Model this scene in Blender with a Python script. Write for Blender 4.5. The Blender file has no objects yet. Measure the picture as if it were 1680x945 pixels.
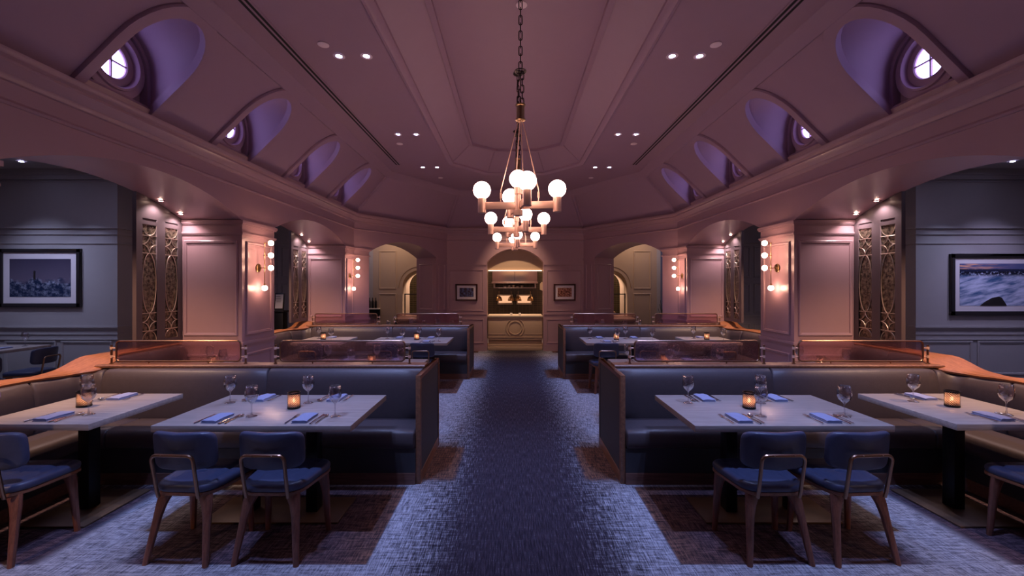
import bpy, bmesh, math, random
from mathutils import Vector, Matrix
random.seed(7)
C = bpy.context.scene.collection
PI = math.pi
sc = bpy.context.scene

# ------------------------------------------------------------------ materials
def S(r, g, b):
    f = lambda c: (c/255/12.92) if c/255 <= .04045 else ((c/255+.055)/1.055)**2.4
    return (f(r), f(g), f(b), 1)

class G:
    """tiny node-graph helper"""
    def __init__(s, name):
        s.m = bpy.data.materials.new(name); s.m.use_nodes = True
        s.t = s.m.node_tree; s.t.nodes.clear()
        s.out = s.t.nodes.new('ShaderNodeOutputMaterial')
    def n(s, typ, **kw):
        nd = s.t.nodes.new(typ)
        for k, v in kw.items():
            if k.startswith('_'):
                nd.inputs[int(k[1:])].default_value = v
            else:
                setattr(nd, k, v)
        return nd
    def l(s, a, b): s.t.links.new(a, b)
    def put(s, sock, v):
        if hasattr(v, 'links') or isinstance(v, bpy.types.NodeSocket): s.l(v, sock)
        else: sock.default_value = v
    def math(s, op, a, b=0.0, c=None, clamp=False):
        nd = s.n('ShaderNodeMath', operation=op, use_clamp=clamp)
        s.put(nd.inputs[0], a); s.put(nd.inputs[1], b)
        if c is not None: s.put(nd.inputs[2], c)
        return nd.outputs[0]
    def ss(s, v, a, b):
        nd = s.n('ShaderNodeMapRange', interpolation_type='SMOOTHSTEP')
        s.put(nd.inputs[0], v); nd.inputs[1].default_value = a; nd.inputs[2].default_value = b
        return nd.outputs[0]
    def mix(s, f, a, b):
        nd = s.n('ShaderNodeMix', data_type='RGBA')
        s.put(nd.inputs[0], f); s.put(nd.inputs[6], a); s.put(nd.inputs[7], b)
        return nd.outputs[2]
    def co(s, scale=(1, 1, 1), which='Object', loc=(0, 0, 0)):
        tc = s.n('ShaderNodeTexCoord'); mp = s.n('ShaderNodeMapping')
        s.l(tc.outputs[which], mp.inputs[0]); mp.inputs[3].default_value = scale; mp.inputs[1].default_value = loc
        return mp.outputs[0]
    def noise(s, vec, scale=5, detail=3, rough=.5):
        nd = s.n('ShaderNodeTexNoise'); s.l(vec, nd.inputs['Vector'])
        nd.inputs['Scale'].default_value = scale; nd.inputs['Detail'].default_value = detail
        nd.inputs['Roughness'].default_value = rough
        return nd.outputs[0]
    def bump(s, h, strength=.2, dist=.01):
        nd = s.n('ShaderNodeBump'); s.l(h, nd.inputs['Height'])
        nd.inputs['Strength'].default_value = strength; nd.inputs['Distance'].default_value = dist
        return nd.outputs[0]
    def pbr(s, color, rough=.5, metal=0., normal=None, spec=.5, coat=0.):
        p = s.n('ShaderNodeBsdfPrincipled')
        s.put(p.inputs['Base Color'], color); s.put(p.inputs['Roughness'], rough)
        p.inputs['Metallic'].default_value = metal
        p.inputs['Specular IOR Level'].default_value = spec
        p.inputs['Coat Weight'].default_value = coat
        if normal is not None: s.l(normal, p.inputs['Normal'])
        return p.outputs[0]
    def done(s, sh):
        s.l(sh, s.out.inputs[0]); return s.m

def plain(name, col, rough=.5, metal=0., nz=0., nscale=30, var=.0, spec=.5):
    g = G(name); v = g.co()
    c = col
    n = None
    if var:
        f = g.noise(v, nscale*.15, 3)
        c = g.mix(f, tuple(x*(1-var) for x in col[:3])+(1,), tuple(min(1, x*(1+var)) for x in col[:3])+(1,))
    if nz:
        n = g.bump(g.noise(v, nscale, 4), nz, .004)
    return g.done(g.pbr(c, rough, metal, n, spec))

def emis(name, col, st):
    g = G(name); e = g.n('ShaderNodeEmission'); e.inputs[0].default_value = col; e.inputs[1].default_value = st
    return g.done(e.outputs[0])

def wood(name, c1, c2, rough=.4, axis='X', scale=1.):
    g = G(name)
    sx = {'X': (3, 40, 40), 'Y': (40, 3, 40), 'Z': (40, 40, 3)}[axis]
    v = g.co(tuple(q*scale for q in sx))
    n1 = g.noise(v, 1.0, 5, .6); n2 = g.noise(v, 4.0, 3, .6)
    f = g.math('ADD', g.math('MULTIPLY', n1, .7), g.math('MULTIPLY', n2, .3))
    f = g.ss(f, .32, .68)
    return g.done(g.pbr(g.mix(f, c1, c2), rough, 0, g.bump(n2, .08, .002)))

M = {}
M['paint'] = plain('mauve_paint', (.37, .232, .262, 1), .35, 0, .04, 60, .03)
M['paint2'] = plain('grey_paint', (.36, .335, .34, 1), .5, 0, .04, 60, .03)
M['ceil'] = plain('ceiling_paint', (.325, .208, .282, 1), .55, 0, .03, 60, .03)
M['olive'] = plain('olive_cream_paint', (.44, .315, .215, 1), .5, 0, .03, 60, .04)
M['tan'] = plain('tan_paint', (.40, .305, .245, 1), .5, 0, .03, 60, .03)
M['vinyl'] = plain('charcoal_vinyl', (.068, .052, .057, 1), .42, 0, .25, 220, .12)
M['vinyl_dark'] = plain('dark_vinyl', (.030, .031, .038, 1), .45, 0, .1, 200, .1)
M['panel_dark'] = plain('dark_panel_fabric', (.055, .056, .064, 1), .6, 0, .15, 260, .1)
M['leather'] = plain('navy_leather', (.044, .054, .108, 1), .42, 0, .22, 180, .15)
M['black'] = plain('black_metal', (.012, .012, .014, 1), .42, .6, .03, 80)
M['plate'] = plain('dark_bronze_plate', (.12, .072, .045, 1), .42, .4, .05, 90, .15)
M['bronze'] = plain('bronze_tube', (.30, .185, .125, 1), .30, 1.0, .02, 60)
M['brass'] = plain('champagne_brass', (.76, .50, .38, 1), .45, .45, .02, 60)
M['dbrass'] = plain('aged_brass', (.40, .25, .12, 1), .32, 1.0, .03, 60)
M['chain'] = plain('dark_chain_metal', (.045, .035, .03, 1), .4, .8, .03, 60)
M['steel'] = plain('brushed_steel', (.62, .56, .54, 1), .28, 1.0, .06, 40)
M['cutlery'] = plain('polished_steel', (.75, .74, .76, 1), .14, 1.0)
M['napkin'] = plain('blue_linen', (.25, .28, .44, 1), .8, 0, .3, 400, .05)
M['napkin_in'] = plain('dark_linen', (.10, .13, .27, 1), .85, 0, .3, 400)  # darker linen for the strip between the folded layers
M['walnut'] = wood('walnut', (.20, .085, .045, 1), (.11, .042, .024, 1), .38, 'Z')
M['railwood'] = wood('rail_wood', (.42, .17, .075, 1), (.27, .10, .042, 1), .36, 'Y')
M['trimwood'] = wood('trim_wood', (.26, .115, .06, 1), (.15, .062, .035, 1), .38, 'Y')
M['plinth'] = wood('plinth_wood', (.17, .082, .062, 1), (.10, .047, .038, 1), .45, 'X')
M['tabletop'] = wood('greige_table_wood', (.385, .335, .315, 1), (.28, .243, .225, 1), .30, 'X', .8)
M['legwood'] = wood('reddish_leg_wood', (.19, .075, .048, 1), (.105, .038, .026, 1), .38, 'Z', 2.)
M['frame_black'] = plain('black_frame', (.02, .017, .018, 1), .35)
M['frame_red'] = plain('mahogany_frame', (.07, .018, .014, 1), .35)
M['mat_board'] = plain('mat_board', (.72, .66, .68, 1), .7)
M['lattice'] = plain('lattice_paint', (.095, .07, .078, 1), .33, 0, .03, 60)
M['lead'] = plain('pale_came', (.62, .50, .42, 1), .3, .8)
M['white'] = plain('white_china', (.8, .76, .70, 1), .3)
M['tilewhite'] = plain('cream_stone', (.66, .57, .42, 1), .35)
M['dark'] = plain('slot_black', (.006, .005, .006, 1), .8)
M['speaker'] = plain('speaker_mesh', (.85, .70, .74, 1), .6)
M['leaf'] = plain('dark_leaf', (.012, .022, .012, 1), .5)
M['globe'] = emis('lit_globe', (1.0, .60, .50, 1), 17.5)
M['bulb'] = emis('lit_bulb', (1.0, .56, .38, 1), 62)
M['led'] = emis('cool_led', (.55, .58, 1.0, 1), 40)
M['wled'] = emis('warm_led', (1.0, .66, .52, 1), 55)
M['sky'] = emis('window_daylight', (.50, .42, 1.0, 1), 9)
M['flame'] = emis('candle_flame', (1.0, .46, .24, 1), 45)
M['wax'] = emis('glowing_wax', (1.0, .42, .24, 1), .7)  # flame glow in the candle wax, put in as emission
M['oven'] = emis('lit_oven', (1.0, .50, .27, 1), 1.0)
M['warmstrip'] = emis('warm_strip', (1.0, .60, .34, 1), 5)
M['menu'] = plain('menu_paper', (.62, .62, .70, 1), .6)

def glass_mat():
    g = G('clear_glass')
    tr = g.n('ShaderNodeBsdfTransparent'); tr.inputs[0].default_value = (.93, .93, .95, 1)
    gl = g.n('ShaderNodeBsdfGlossy'); gl.inputs['Roughness'].default_value = .03
    lw = g.n('ShaderNodeLayerWeight'); lw.inputs[0].default_value = .5
    f = g.math('MULTIPLY_ADD', lw.outputs['Facing'], .85, .07, True)
    mx = g.n('ShaderNodeMixShader'); g.l(f, mx.inputs[0]); g.l(tr.outputs[0], mx.inputs[1]); g.l(gl.outputs[0], mx.inputs[2])
    return g.done(mx.outputs[0])
M['glass'] = glass_mat()

def seeded():
    g = G('rose_seeded_glass')
    v = g.co((1, 1, 1))
    h = g.math('ADD', g.noise(v, 38, 3, .6), g.math('MULTIPLY', g.noise(v, 110, 2), .4))
    nb = g.bump(h, .8, .02)
    tr = g.n('ShaderNodeBsdfRefraction'); tr.inputs['Color'].default_value = (.86, .70, .74, 1)
    tr.inputs['Roughness'].default_value = .02; tr.inputs['IOR'].default_value = 1.06; g.l(nb, tr.inputs['Normal'])
    t2 = g.n('ShaderNodeBsdfTransparent'); t2.inputs[0].default_value = (.85, .70, .74, 1)
    m0 = g.n('ShaderNodeMixShader'); m0.inputs[0].default_value = .35
    g.l(t2.outputs[0], m0.inputs[1]); g.l(tr.outputs[0], m0.inputs[2])
    gl = g.n('ShaderNodeBsdfGlossy'); gl.inputs['Roughness'].default_value = .12; g.l(nb, gl.inputs['Normal'])
    gl.inputs[0].default_value = (.9, .7, .7, 1)
    mx = g.n('ShaderNodeMixShader'); mx.inputs[0].default_value = .015
    g.l(m0.outputs[0], mx.inputs[1]); g.l(gl.outputs[0], mx.inputs[2])
    return g.done(mx.outputs[0])
M['seeded'] = seeded()

def antique():
    g = G('antique_mirror_glass')
    v = g.co((1, 1, 1))
    n1 = g.noise(v, 9, 5, .65); n2 = g.noise(v, 28, 4, .7)
    nb = g.bump(g.math('ADD', n1, g.math('MULTIPLY', n2, .5)), .45, .02)
    c = g.mix(g.ss(n2, .35, .7), (.05, .04, .032, 1), (.34, .28, .20, 1))
    return g.done(g.pbr(c, .16, .65, nb))
M['antique'] = antique()

def tile():
    g = G('green_tile')
    v = g.co((1, 1, 1))
    sx = g.n('ShaderNodeSeparateXYZ'); g.l(v, sx.inputs[0])
    cb = g.n('ShaderNodeCombineXYZ'); g.l(sx.outputs[0], cb.inputs[0]); g.l(sx.outputs[2], cb.inputs[1])
    b = g.n('ShaderNodeTexBrick'); g.l(cb.outputs[0], b.inputs['Vector'])
    b.inputs['Color1'].default_value = (.036, .034, .020, 1); b.inputs['Color2'].default_value = (.056, .050, .030, 1)
    b.inputs['Mortar'].default_value = (.15, .115, .075, 1)
    b.inputs['Scale'].default_value = 1; b.inputs['Mortar Size'].default_value = .004
    b.inputs['Brick Width'].default_value = .12; b.inputs['Row Height'].default_value = .06; b.offset = 0
    return g.done(g.pbr(b.outputs[0], .25))
M['tile'] = tile()

def votive():
    g = G('pierced_votive_metal')
    tc = g.n('ShaderNodeTexCoord'); s3 = g.n('ShaderNodeSeparateXYZ'); g.l(tc.outputs['Object'], s3.inputs[0])
    a = g.math('MULTIPLY', g.math('ARCTAN2', s3.outputs[1], s3.outputs[0]), 11)
    z = g.math('MULTIPLY', s3.outputs[2], 250)
    p = g.math('MAXIMUM', g.math('ABSOLUTE', g.math('SINE', g.math('ADD', a, z))), g.math('ABSOLUTE', g.math('SINE', g.math('SUBTRACT', a, z))))
    f = g.math('LESS_THAN', p, .78)
    tr = g.n('ShaderNodeBsdfTransparent')
    met = g.pbr((.03, .02, .016, 1), .4, .7)
    mx = g.n('ShaderNodeMixShader'); g.l(f, mx.inputs[0]); g.l(met, mx.inputs[1]); g.l(tr.outputs[0], mx.inputs[2])
    return g.done(mx.outputs[0])
M['votive'] = votive()
def frosted():
    g = G('frosted_votive_glass')
    a = g.n('ShaderNodeBsdfTranslucent'); a.inputs[0].default_value = (.95, .70, .58, 1)
    b = g.n('ShaderNodeBsdfTransparent'); b.inputs[0].default_value = (.9, .8, .75, 1)
    mx = g.n('ShaderNodeMixShader'); mx.inputs[0].default_value = .25; g.l(a.outputs[0], mx.inputs[1]); g.l(b.outputs[0], mx.inputs[2])
    return g.done(mx.outputs[0])
M['frosted'] = frosted()

PER = 4.05
def carpet():
    g = G('woven_carpet')
    tc = g.n('ShaderNodeTexCoord'); s3 = g.n('ShaderNodeSeparateXYZ'); g.l(tc.outputs['Object'], s3.inputs[0])
    X, Y = s3.outputs[0], s3.outputs[1]
    st1 = g.noise(g.co((10, 55, 1)), 1, 4, .65)
    st2 = g.noise(g.co((130, 9, 1)), 1, 3, .6)
    st3 = g.noise(g.co((2.2, 2.2, 1)), 1, 3, .55)
    fine = g.noise(g.co((260, 260, 1)), 1, 2, .7)
    loop = g.noise(g.co((420, 60, 1)), 1, 2, .7)
    tex = g.math('ADD', g.math('MULTIPLY', st1, .42), g.math('ADD', g.math('MULTIPLY', st2, .43), g.math('MULTIPLY', fine, .35)))  # mean ~.6
    d = g.math('SUBTRACT', tex, .60)
    x = g.math('ABSOLUTE', X)
    xw = g.math('ADD', x, g.math('MULTIPLY', d, .22))
    yy = g.math('FLOORED_MODULO', g.math('ADD', Y, -2.53), PER)
    yw = g.math('ADD', yy, g.math('MULTIPLY', g.math('SUBTRACT', st2, .5), .25))
    def band(v, a, b, e):
        return g.math('MULTIPLY', g.ss(v, a-e, a+e), g.math('SUBTRACT', 1.0, g.ss(v, b-e, b+e)))
    xs = g.math('ADD', x, g.math('MULTIPLY', d, .03))
    # light bands
    lightA = g.math('MULTIPLY', g.ss(xw, .22, .98), .95)
    # brown blocks: table zone outside x=.94 and panel zone
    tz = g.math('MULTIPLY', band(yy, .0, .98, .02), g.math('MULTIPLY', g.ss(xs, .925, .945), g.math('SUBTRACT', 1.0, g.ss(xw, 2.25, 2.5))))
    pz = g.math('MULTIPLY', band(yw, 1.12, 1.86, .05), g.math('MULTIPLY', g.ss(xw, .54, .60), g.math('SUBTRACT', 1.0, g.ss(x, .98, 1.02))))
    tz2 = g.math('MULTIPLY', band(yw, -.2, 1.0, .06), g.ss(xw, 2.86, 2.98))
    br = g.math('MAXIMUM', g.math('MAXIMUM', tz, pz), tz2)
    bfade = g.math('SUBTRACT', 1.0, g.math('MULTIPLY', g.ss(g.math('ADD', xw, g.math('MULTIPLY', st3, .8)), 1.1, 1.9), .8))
    L = g.ss(g.math('ADD', lightA, g.math('MULTIPLY', d, 3.0)), .15, 1.15)
    L = g.math('MULTIPLY', L, g.math('SUBTRACT', 1.0, br))
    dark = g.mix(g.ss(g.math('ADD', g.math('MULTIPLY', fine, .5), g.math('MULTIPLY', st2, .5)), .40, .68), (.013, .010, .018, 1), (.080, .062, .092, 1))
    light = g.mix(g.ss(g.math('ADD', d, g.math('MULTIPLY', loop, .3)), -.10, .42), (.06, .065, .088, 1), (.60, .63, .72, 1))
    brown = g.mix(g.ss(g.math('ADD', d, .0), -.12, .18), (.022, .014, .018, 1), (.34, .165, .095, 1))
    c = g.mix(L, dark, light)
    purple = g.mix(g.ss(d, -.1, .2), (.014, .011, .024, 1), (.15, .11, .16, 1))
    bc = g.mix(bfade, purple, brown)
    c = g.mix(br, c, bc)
    return g.done(g.pbr(c, .92, 0, g.bump(g.math('ADD', fine, loop), .5, .006), .2))
M['carpet'] = carpet()

def art(kind):
    g = G('print_'+kind)
    tc = g.n('ShaderNodeTexCoord'); s3 = g.n('ShaderNodeSeparateXYZ'); g.l(tc.outputs['Generated'], s3.inputs[0])
    u, v = s3.outputs[0], s3.outputs[2]
    cv = g.n('ShaderNodeCombineXYZ'); g.l(u, cv.inputs[0]); g.l(g.math('MULTIPLY', v, .7), cv.inputs[1])
    V = cv.outputs[0]
    if kind == 'stormy_sea':
        n1 = g.noise(V, 5, 5, .6); n2 = g.noise(V, 9, 8, .74)
        edge = g.math('ADD', .44, g.math('MULTIPLY', g.math('SUBTRACT', n1, .5), .6))
        sea = g.math('SUBTRACT', 1.0, g.ss(g.math('SUBTRACT', v, edge), -.10, .07))
        sky = g.mix(v, (.17, .14, .20, 1), (.05, .042, .075, 1))
        foam = g.ss(n2, .44, .66)
        top = g.ss(v, .15, .55)
        foam = g.math('MULTIPLY', foam, g.math('MULTIPLY_ADD', top, .6, .45), clamp=True)
        w = g.mix(foam, (.012, .022, .06, 1), (.42, .46, .60, 1))
        c = g.mix(sea, sky, w)
    elif kind == 'waterfall':
        cs = g.n('ShaderNodeCombineXYZ'); g.l(g.math('ADD', g.math('MULTIPLY', u, 2.2), g.math('MULTIPLY', v, 2.0)), cs.inputs[0]); g.l(g.math('MULTIPLY', g.math('SUBTRACT', v, g.math('MULTIPLY', u, .45)), 9.0), cs.inputs[1])
        flow = g.noise(cs.outputs[0], 1.0, 4, .55)
        water = g.mix(g.ss(flow, .30, .66), (.05, .12, .26, 1), (.62, .66, .86, 1))
        rn = g.noise(V, 22, 4, .6)
        rocks = g.math('MULTIPLY', g.ss(v, .66, .76), g.ss(g.math('ADD', rn, g.math('MULTIPLY', v, .35)), .62, .76))
        cl = g.n('ShaderNodeCombineXYZ'); g.l(g.math('MULTIPLY', u, 4.0), cl.inputs[0]); g.l(g.math('MULTIPLY', v, 26.0), cl.inputs[1])
        cn = g.noise(cl.outputs[0], 1.0, 3, .55)
        sky = g.mix(g.math('MULTIPLY', g.ss(cn, .4, .65), g.math('SUBTRACT', 1.0, g.ss(u, .2, .9))), (.10, .12, .26, 1), (.85, .42, .26, 1))
        c = g.mix(rocks, water, (.012, .014, .03, 1))
        c = g.mix(g.ss(v, .855, .875), c, sky)
        c = g.mix(g.math('MULTIPLY', g.ss(v, .80, .83), g.math('SUBTRACT', 1.0, g.ss(v, .855, .875))), c, (.02, .025, .06, 1))
    elif kind == 'blue_night':
        n = g.noise(V, 6, 4, .6)
        c = g.mix(g.ss(n, .4, .7), (.05, .03, .04, 1), (.14, .20, .42, 1))
    else:
        n = g.noise(V, 9, 5, .65)
        c = g.mix(g.ss(n, .38, .66), (.09, .02, .015, 1), (.62, .30, .20, 1))
    return g.done(g.pbr(c, .18, 0, None, .5))
for k in ('stormy_sea', 'waterfall', 'blue_night', 'sepia'): M[k] = art(k)

# ------------------------------------------------------------------ mesh builder
class MB:
    def __init__(s): s.v = []; s.f = []
    def add(s, vs, fs):
        o = len(s.v); s.v += [tuple(q) for q in vs]; s.f += [tuple(i+o for i in f) for f in fs]; return s
    def box(s, c, d, rz=0, rx=0, ry=0):
        x, y, z = d[0]/2, d[1]/2, d[2]/2
        R = Matrix.Rotation(rz, 3, 'Z') @ Matrix.Rotation(ry, 3, 'Y') @ Matrix.Rotation(rx, 3, 'X')
        vs = [R @ Vector((a*x, b*y, e*z)) + Vector(c) for a in (-1, 1) for b in (-1, 1) for e in (-1, 1)]
        return s.add(vs, [(0, 1, 3, 2), (4, 6, 7, 5), (0, 4, 5, 1), (2, 3, 7, 6), (0, 2, 6, 4), (1, 5, 7, 3)])
    def b2(s, lo, hi):
        return s.box([(a+b)/2 for a, b in zip(lo, hi)], [abs(b-a) for a, b in zip(lo, hi)])
    def loft(s, rows, closed=False, cap=False, ring=False):
        n = len(rows[0]); vs = [p for r in rows for p in r]; fs = []
        m = len(rows)
        for i in range(m if ring else m-1):
            k = (i+1) % m
            for j in range(n if closed else n-1):
                fs.append((i*n+j, i*n+(j+1) % n, k*n+(j+1) % n, k*n+j))
        if cap:
            fs.append(tuple(range(n-1, -1, -1))); fs.append(tuple((m-1)*n+j for j in range(n)))
        return s.add(vs, fs)
    def lathe(s, prof, c=(0, 0, 0), n=16, axis='Z'):
        rows = []
        for r, h in prof:
            row = []
            for k in range(n):
                a = 2*PI*k/n
                p = (r*math.cos(a), r*math.sin(a), h)
                if axis == 'X': p = (h, p[0], p[1])
                if axis == 'Y': p = (p[0], h, p[1])
                row.append((p[0]+c[0], p[1]+c[1], p[2]+c[2]))
            rows.append(row)
        return s.loft(rows, closed=True, cap=True)
    def tube(s, pts, r, n=8, closed=False, rad=None):
        pts = [Vector(p) for p in pts]; rows = []; N = len(pts)
        up = None
        for i, p in enumerate(pts):
            if closed: t = pts[(i+1) % N]-pts[i-1]
            else: t = pts[min(i+1, N-1)]-pts[max(i-1, 0)]
            t.normalize()
            if up is None:
                up = t.orthogonal().normalized()
            up = (up - t*up.dot(t)).normalized()
            bn = t.cross(up); rr = rad[i] if rad else r
            rows.append([p+up*rr*math.cos(2*PI*k/n)+bn*rr*math.sin(2*PI*k/n) for k in range(n)])
        return s.loft(rows, closed=True, cap=not closed, ring=closed)
    def prism(s, poly, fn, d0, d1):
        n = len(poly)
        vs = [fn(a, b, d0) for a, b in poly]+[fn(a, b, d1) for a, b in poly]
        fs = [tuple(range(n)), tuple(range(2*n-1, n-1, -1))]+[(i, i+n, (i+1) % n+n, (i+1) % n) for i in range(n)]
        return s.add(vs, fs)
    def sphere(s, c, r, n=16, m=10, sz=1.):
        prof = [(max(1e-4, r*math.sin(PI*i/m)), -r*sz*math.cos(PI*i/m)) for i in range(m+1)]
        return s.lathe(prof, c, n)
    def build(s, name, mat, parent=None, bevel=0., segs=2, smooth=35, tri=True):
        bm = bmesh.new()
        vs = [bm.verts.new(p) for p in s.v]
        for f in s.f:
            try: bm.faces.new([vs[i] for i in f])
            except ValueError: pass
        bmesh.ops.remove_doubles(bm, verts=bm.verts, dist=1e-5)
        bmesh.ops.recalc_face_normals(bm, faces=bm.faces)
        if bevel:
            es = [e for e in bm.edges if len(e.link_faces) == 2 and e.calc_face_angle(0) > .6]
            bmesh.ops.bevel(bm, geom=es, offset=bevel, segments=segs, affect='EDGES', profile=.5, clamp_overlap=True)
        big = [f for f in bm.faces if len(f.verts) > 4]
        if tri and big: bmesh.ops.triangulate(bm, faces=big)
        for f in bm.faces: f.smooth = True
        for e in bm.edges:
            if len(e.link_faces) == 2 and e.calc_face_angle(0) > math.radians(smooth): e.smooth = False
        me = bpy.data.meshes.new(name); bm.to_mesh(me); bm.free()
        me.materials.append(M[mat] if isinstance(mat, str) else mat)
        o = bpy.data.objects.new(name, me); C.objects.link(o)
        if parent: o.parent = parent
        return o

def tag(o, label=None, cat=None, group=None, kind=None):
    if label: o['label'] = label
    if cat: o['category'] = cat
    if group: o['group'] = group
    if kind: o['kind'] = kind
    return o
def thing(name, label, cat, loc=(0, 0, 0), rz=0, group=None):
    o = bpy.data.objects.new(name, None); C.objects.link(o); o.empty_display_size = .1
    o.location = loc; o.rotation_euler = (0, 0, rz)
    return tag(o, label, cat, group)
def copy_tree(o, parent=None):
    c = o.copy(); C.objects.link(c)
    if parent: c.parent = parent
    for ch in [q for q in o.children]: copy_tree(ch, c)
    return c
def dup(o, loc, rz=0, label=None, group=None):
    c = copy_tree(o); c.location = loc; c.rotation_euler = (0, 0, rz)
    if label: c['label'] = label
    if group: c['group'] = group
    return c
def struct(mb, name, mat, **kw):
    o = mb.build(name, mat, **kw); o['kind'] = 'structure'; return o

SIDE = {-1: 'lighthouse-picture side', 1: 'waterfall-picture side'}
SD = {-1: 'left', 1: 'right'}

# ------------------------------------------------------------------ camera
F, CX, CZ = 700., -.066, 1.65
cam = bpy.data.cameras.new('camera'); co = bpy.data.objects.new('camera', cam); C.objects.link(co)
co.location = (CX, 0, CZ); co.rotation_euler = (PI/2, 0, 0)
cam.sensor_width = 36; cam.lens = F/1680*36; cam.clip_start = .05
cam.shift_x = -1/1680; cam.shift_y = -2.5/1680
sc.camera = co

# ------------------------------------------------------------------ room shell
YB = -1.16
HW = 3.3           # half width of the nave
ZC = 3.12          # cornice top
ZF = 3.92          # flat ceiling
NAVE = [(-HW, YB), (-HW, 8.7), (-1.75, 10.9), (1.75, 10.9), (HW, 8.7), (HW, YB)]
def offs(path, d):
    """inset an open plan path (nave outline, inward is to the right of travel)"""
    P = [Vector(p) for p in path]; out = []
    for i, p in enumerate(P):
        ns = []
        if i > 0: t = (P[i]-P[i-1]).normalized(); ns.append(Vector((t.y, -t.x)))
        if i < len(P)-1: t = (P[i+1]-P[i]).normalized(); ns.append(Vector((t.y, -t.x)))
        if len(ns) == 2:
            b = (ns[0]+ns[1]).normalized(); q = p+b*d/max(.2, b.dot(ns[0]))
        else: q = p+ns[0]*d
        out.append((q.x, q.y))
    return out
def sweep(mb, path, prof, closed=True):
    rows = []
    for d, z in prof:
        rows.append([(x, y, z) for x, y in offs(path, d)])
    # rows are per profile point -> transpose so each row is a section
    secs = [[rows[j][i] for j in range(len(prof))] for i in range(len(path))]
    return mb.loft(secs, closed=closed, cap=closed)

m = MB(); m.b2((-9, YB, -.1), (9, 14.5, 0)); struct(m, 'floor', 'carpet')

def arc_pts(c, a, spring, crown, n=20):
    """segmental arch from c-a to c+a"""
    h = crown-spring; R = (a*a+h*h)/(2*h); z0 = crown-R; t0 = math.asin(a/R)
    return [(c+R*math.sin(-t0+2*t0*i/n), z0+R*math.cos(-t0+2*t0*i/n)) for i in range(n+1)]

PIERS = [(-1.16, -.47), (1.97, 2.66), (5.10, 5.79), (8.23, 8.7)]
SPR, CRN = 2.44, 2.71
for s in (-1, 1):
    poly = [(PIERS[0][0], 0)]
    for i, (a, b) in enumerate(PIERS):
        poly.append((b, 0))
        if i < 3:
            na = PIERS[i+1][0]; c = (b+na)/2; h = (na-b)/2
            poly += [(y, z) for y, z in arc_pts(c, h, SPR, CRN)]
            poly.append((na, 0))
    poly += [(8.7, ZC+.01), (PIERS[0][0], ZC+.01)]
    m = MB(); m.prism(poly, lambda a, b, d, s=s: (s*d, a, b), HW, HW+.74)
    struct(m, 'wall_'+SD[s], 'paint')
    # angled wall with an arch
    p0 = Vector((s*HW, 8.7)); p1 = Vector((s*1.75, 10.9)); L = (p1-p0).length; t = (p1-p0)/L
    nrm = Vector((s*abs(t.y), abs(t.x)))
    u0, u1 = .36, .86*L
    poly = [(0, 0), (u0, 0)]+arc_pts((u0+u1)/2, (u1-u0)/2, 2.37, 2.66)+[(u1, 0), (L, 0), (L, ZC+.3), (0, ZC+.3)]
    fn = lambda a, b, d: (p0.x+t.x*a+nrm.x*d, p0.y+t.y*a+nrm.y*d, b)
    m = MB(); m.prism(poly, fn, 0, .7)
    struct(m, 'wall_angled_'+SD[s], 'paint')
# back wall with kitchen arch
poly = [(-1.75, 0), (-.72, 0)]+arc_pts(0, .72, 2.27, 2.62)+[(.72, 0), (1.75, 0), (1.75, ZC+.3), (-1.75, ZC+.3)]
m = MB(); m.prism(poly, lambda a, b, d: (a, d, b), 10.9, 11.2); struct(m, 'wall_back', 'paint')
m = MB(); m.b2((-9, YB-.2, 0), (9, YB, 4.4)); struct(m, 'wall_front', 'paint')

# cornice all round
m = MB()
sweep(m, NAVE, [(-.02, 2.81), (.012, 2.815), (.02, 2.83), (.012, 2.845), (.006, 2.85), (.006, 2.96), (.022, 2.965), (.03, 2.985),
                (.03, 3.0), (.05, 3.02), (.075, 3.05), (.085, 3.055), (.085, 3.075), (.115, 3.085), (.125, 3.10), (.125, 3.125), (-.02, 3.14)])
sweep(m, NAVE, [(-.02, 3.19), (.03, 3.14), (.055, 3.20), (.02, 3.235)])
struct(m, 'trim_1', 'paint')

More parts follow.
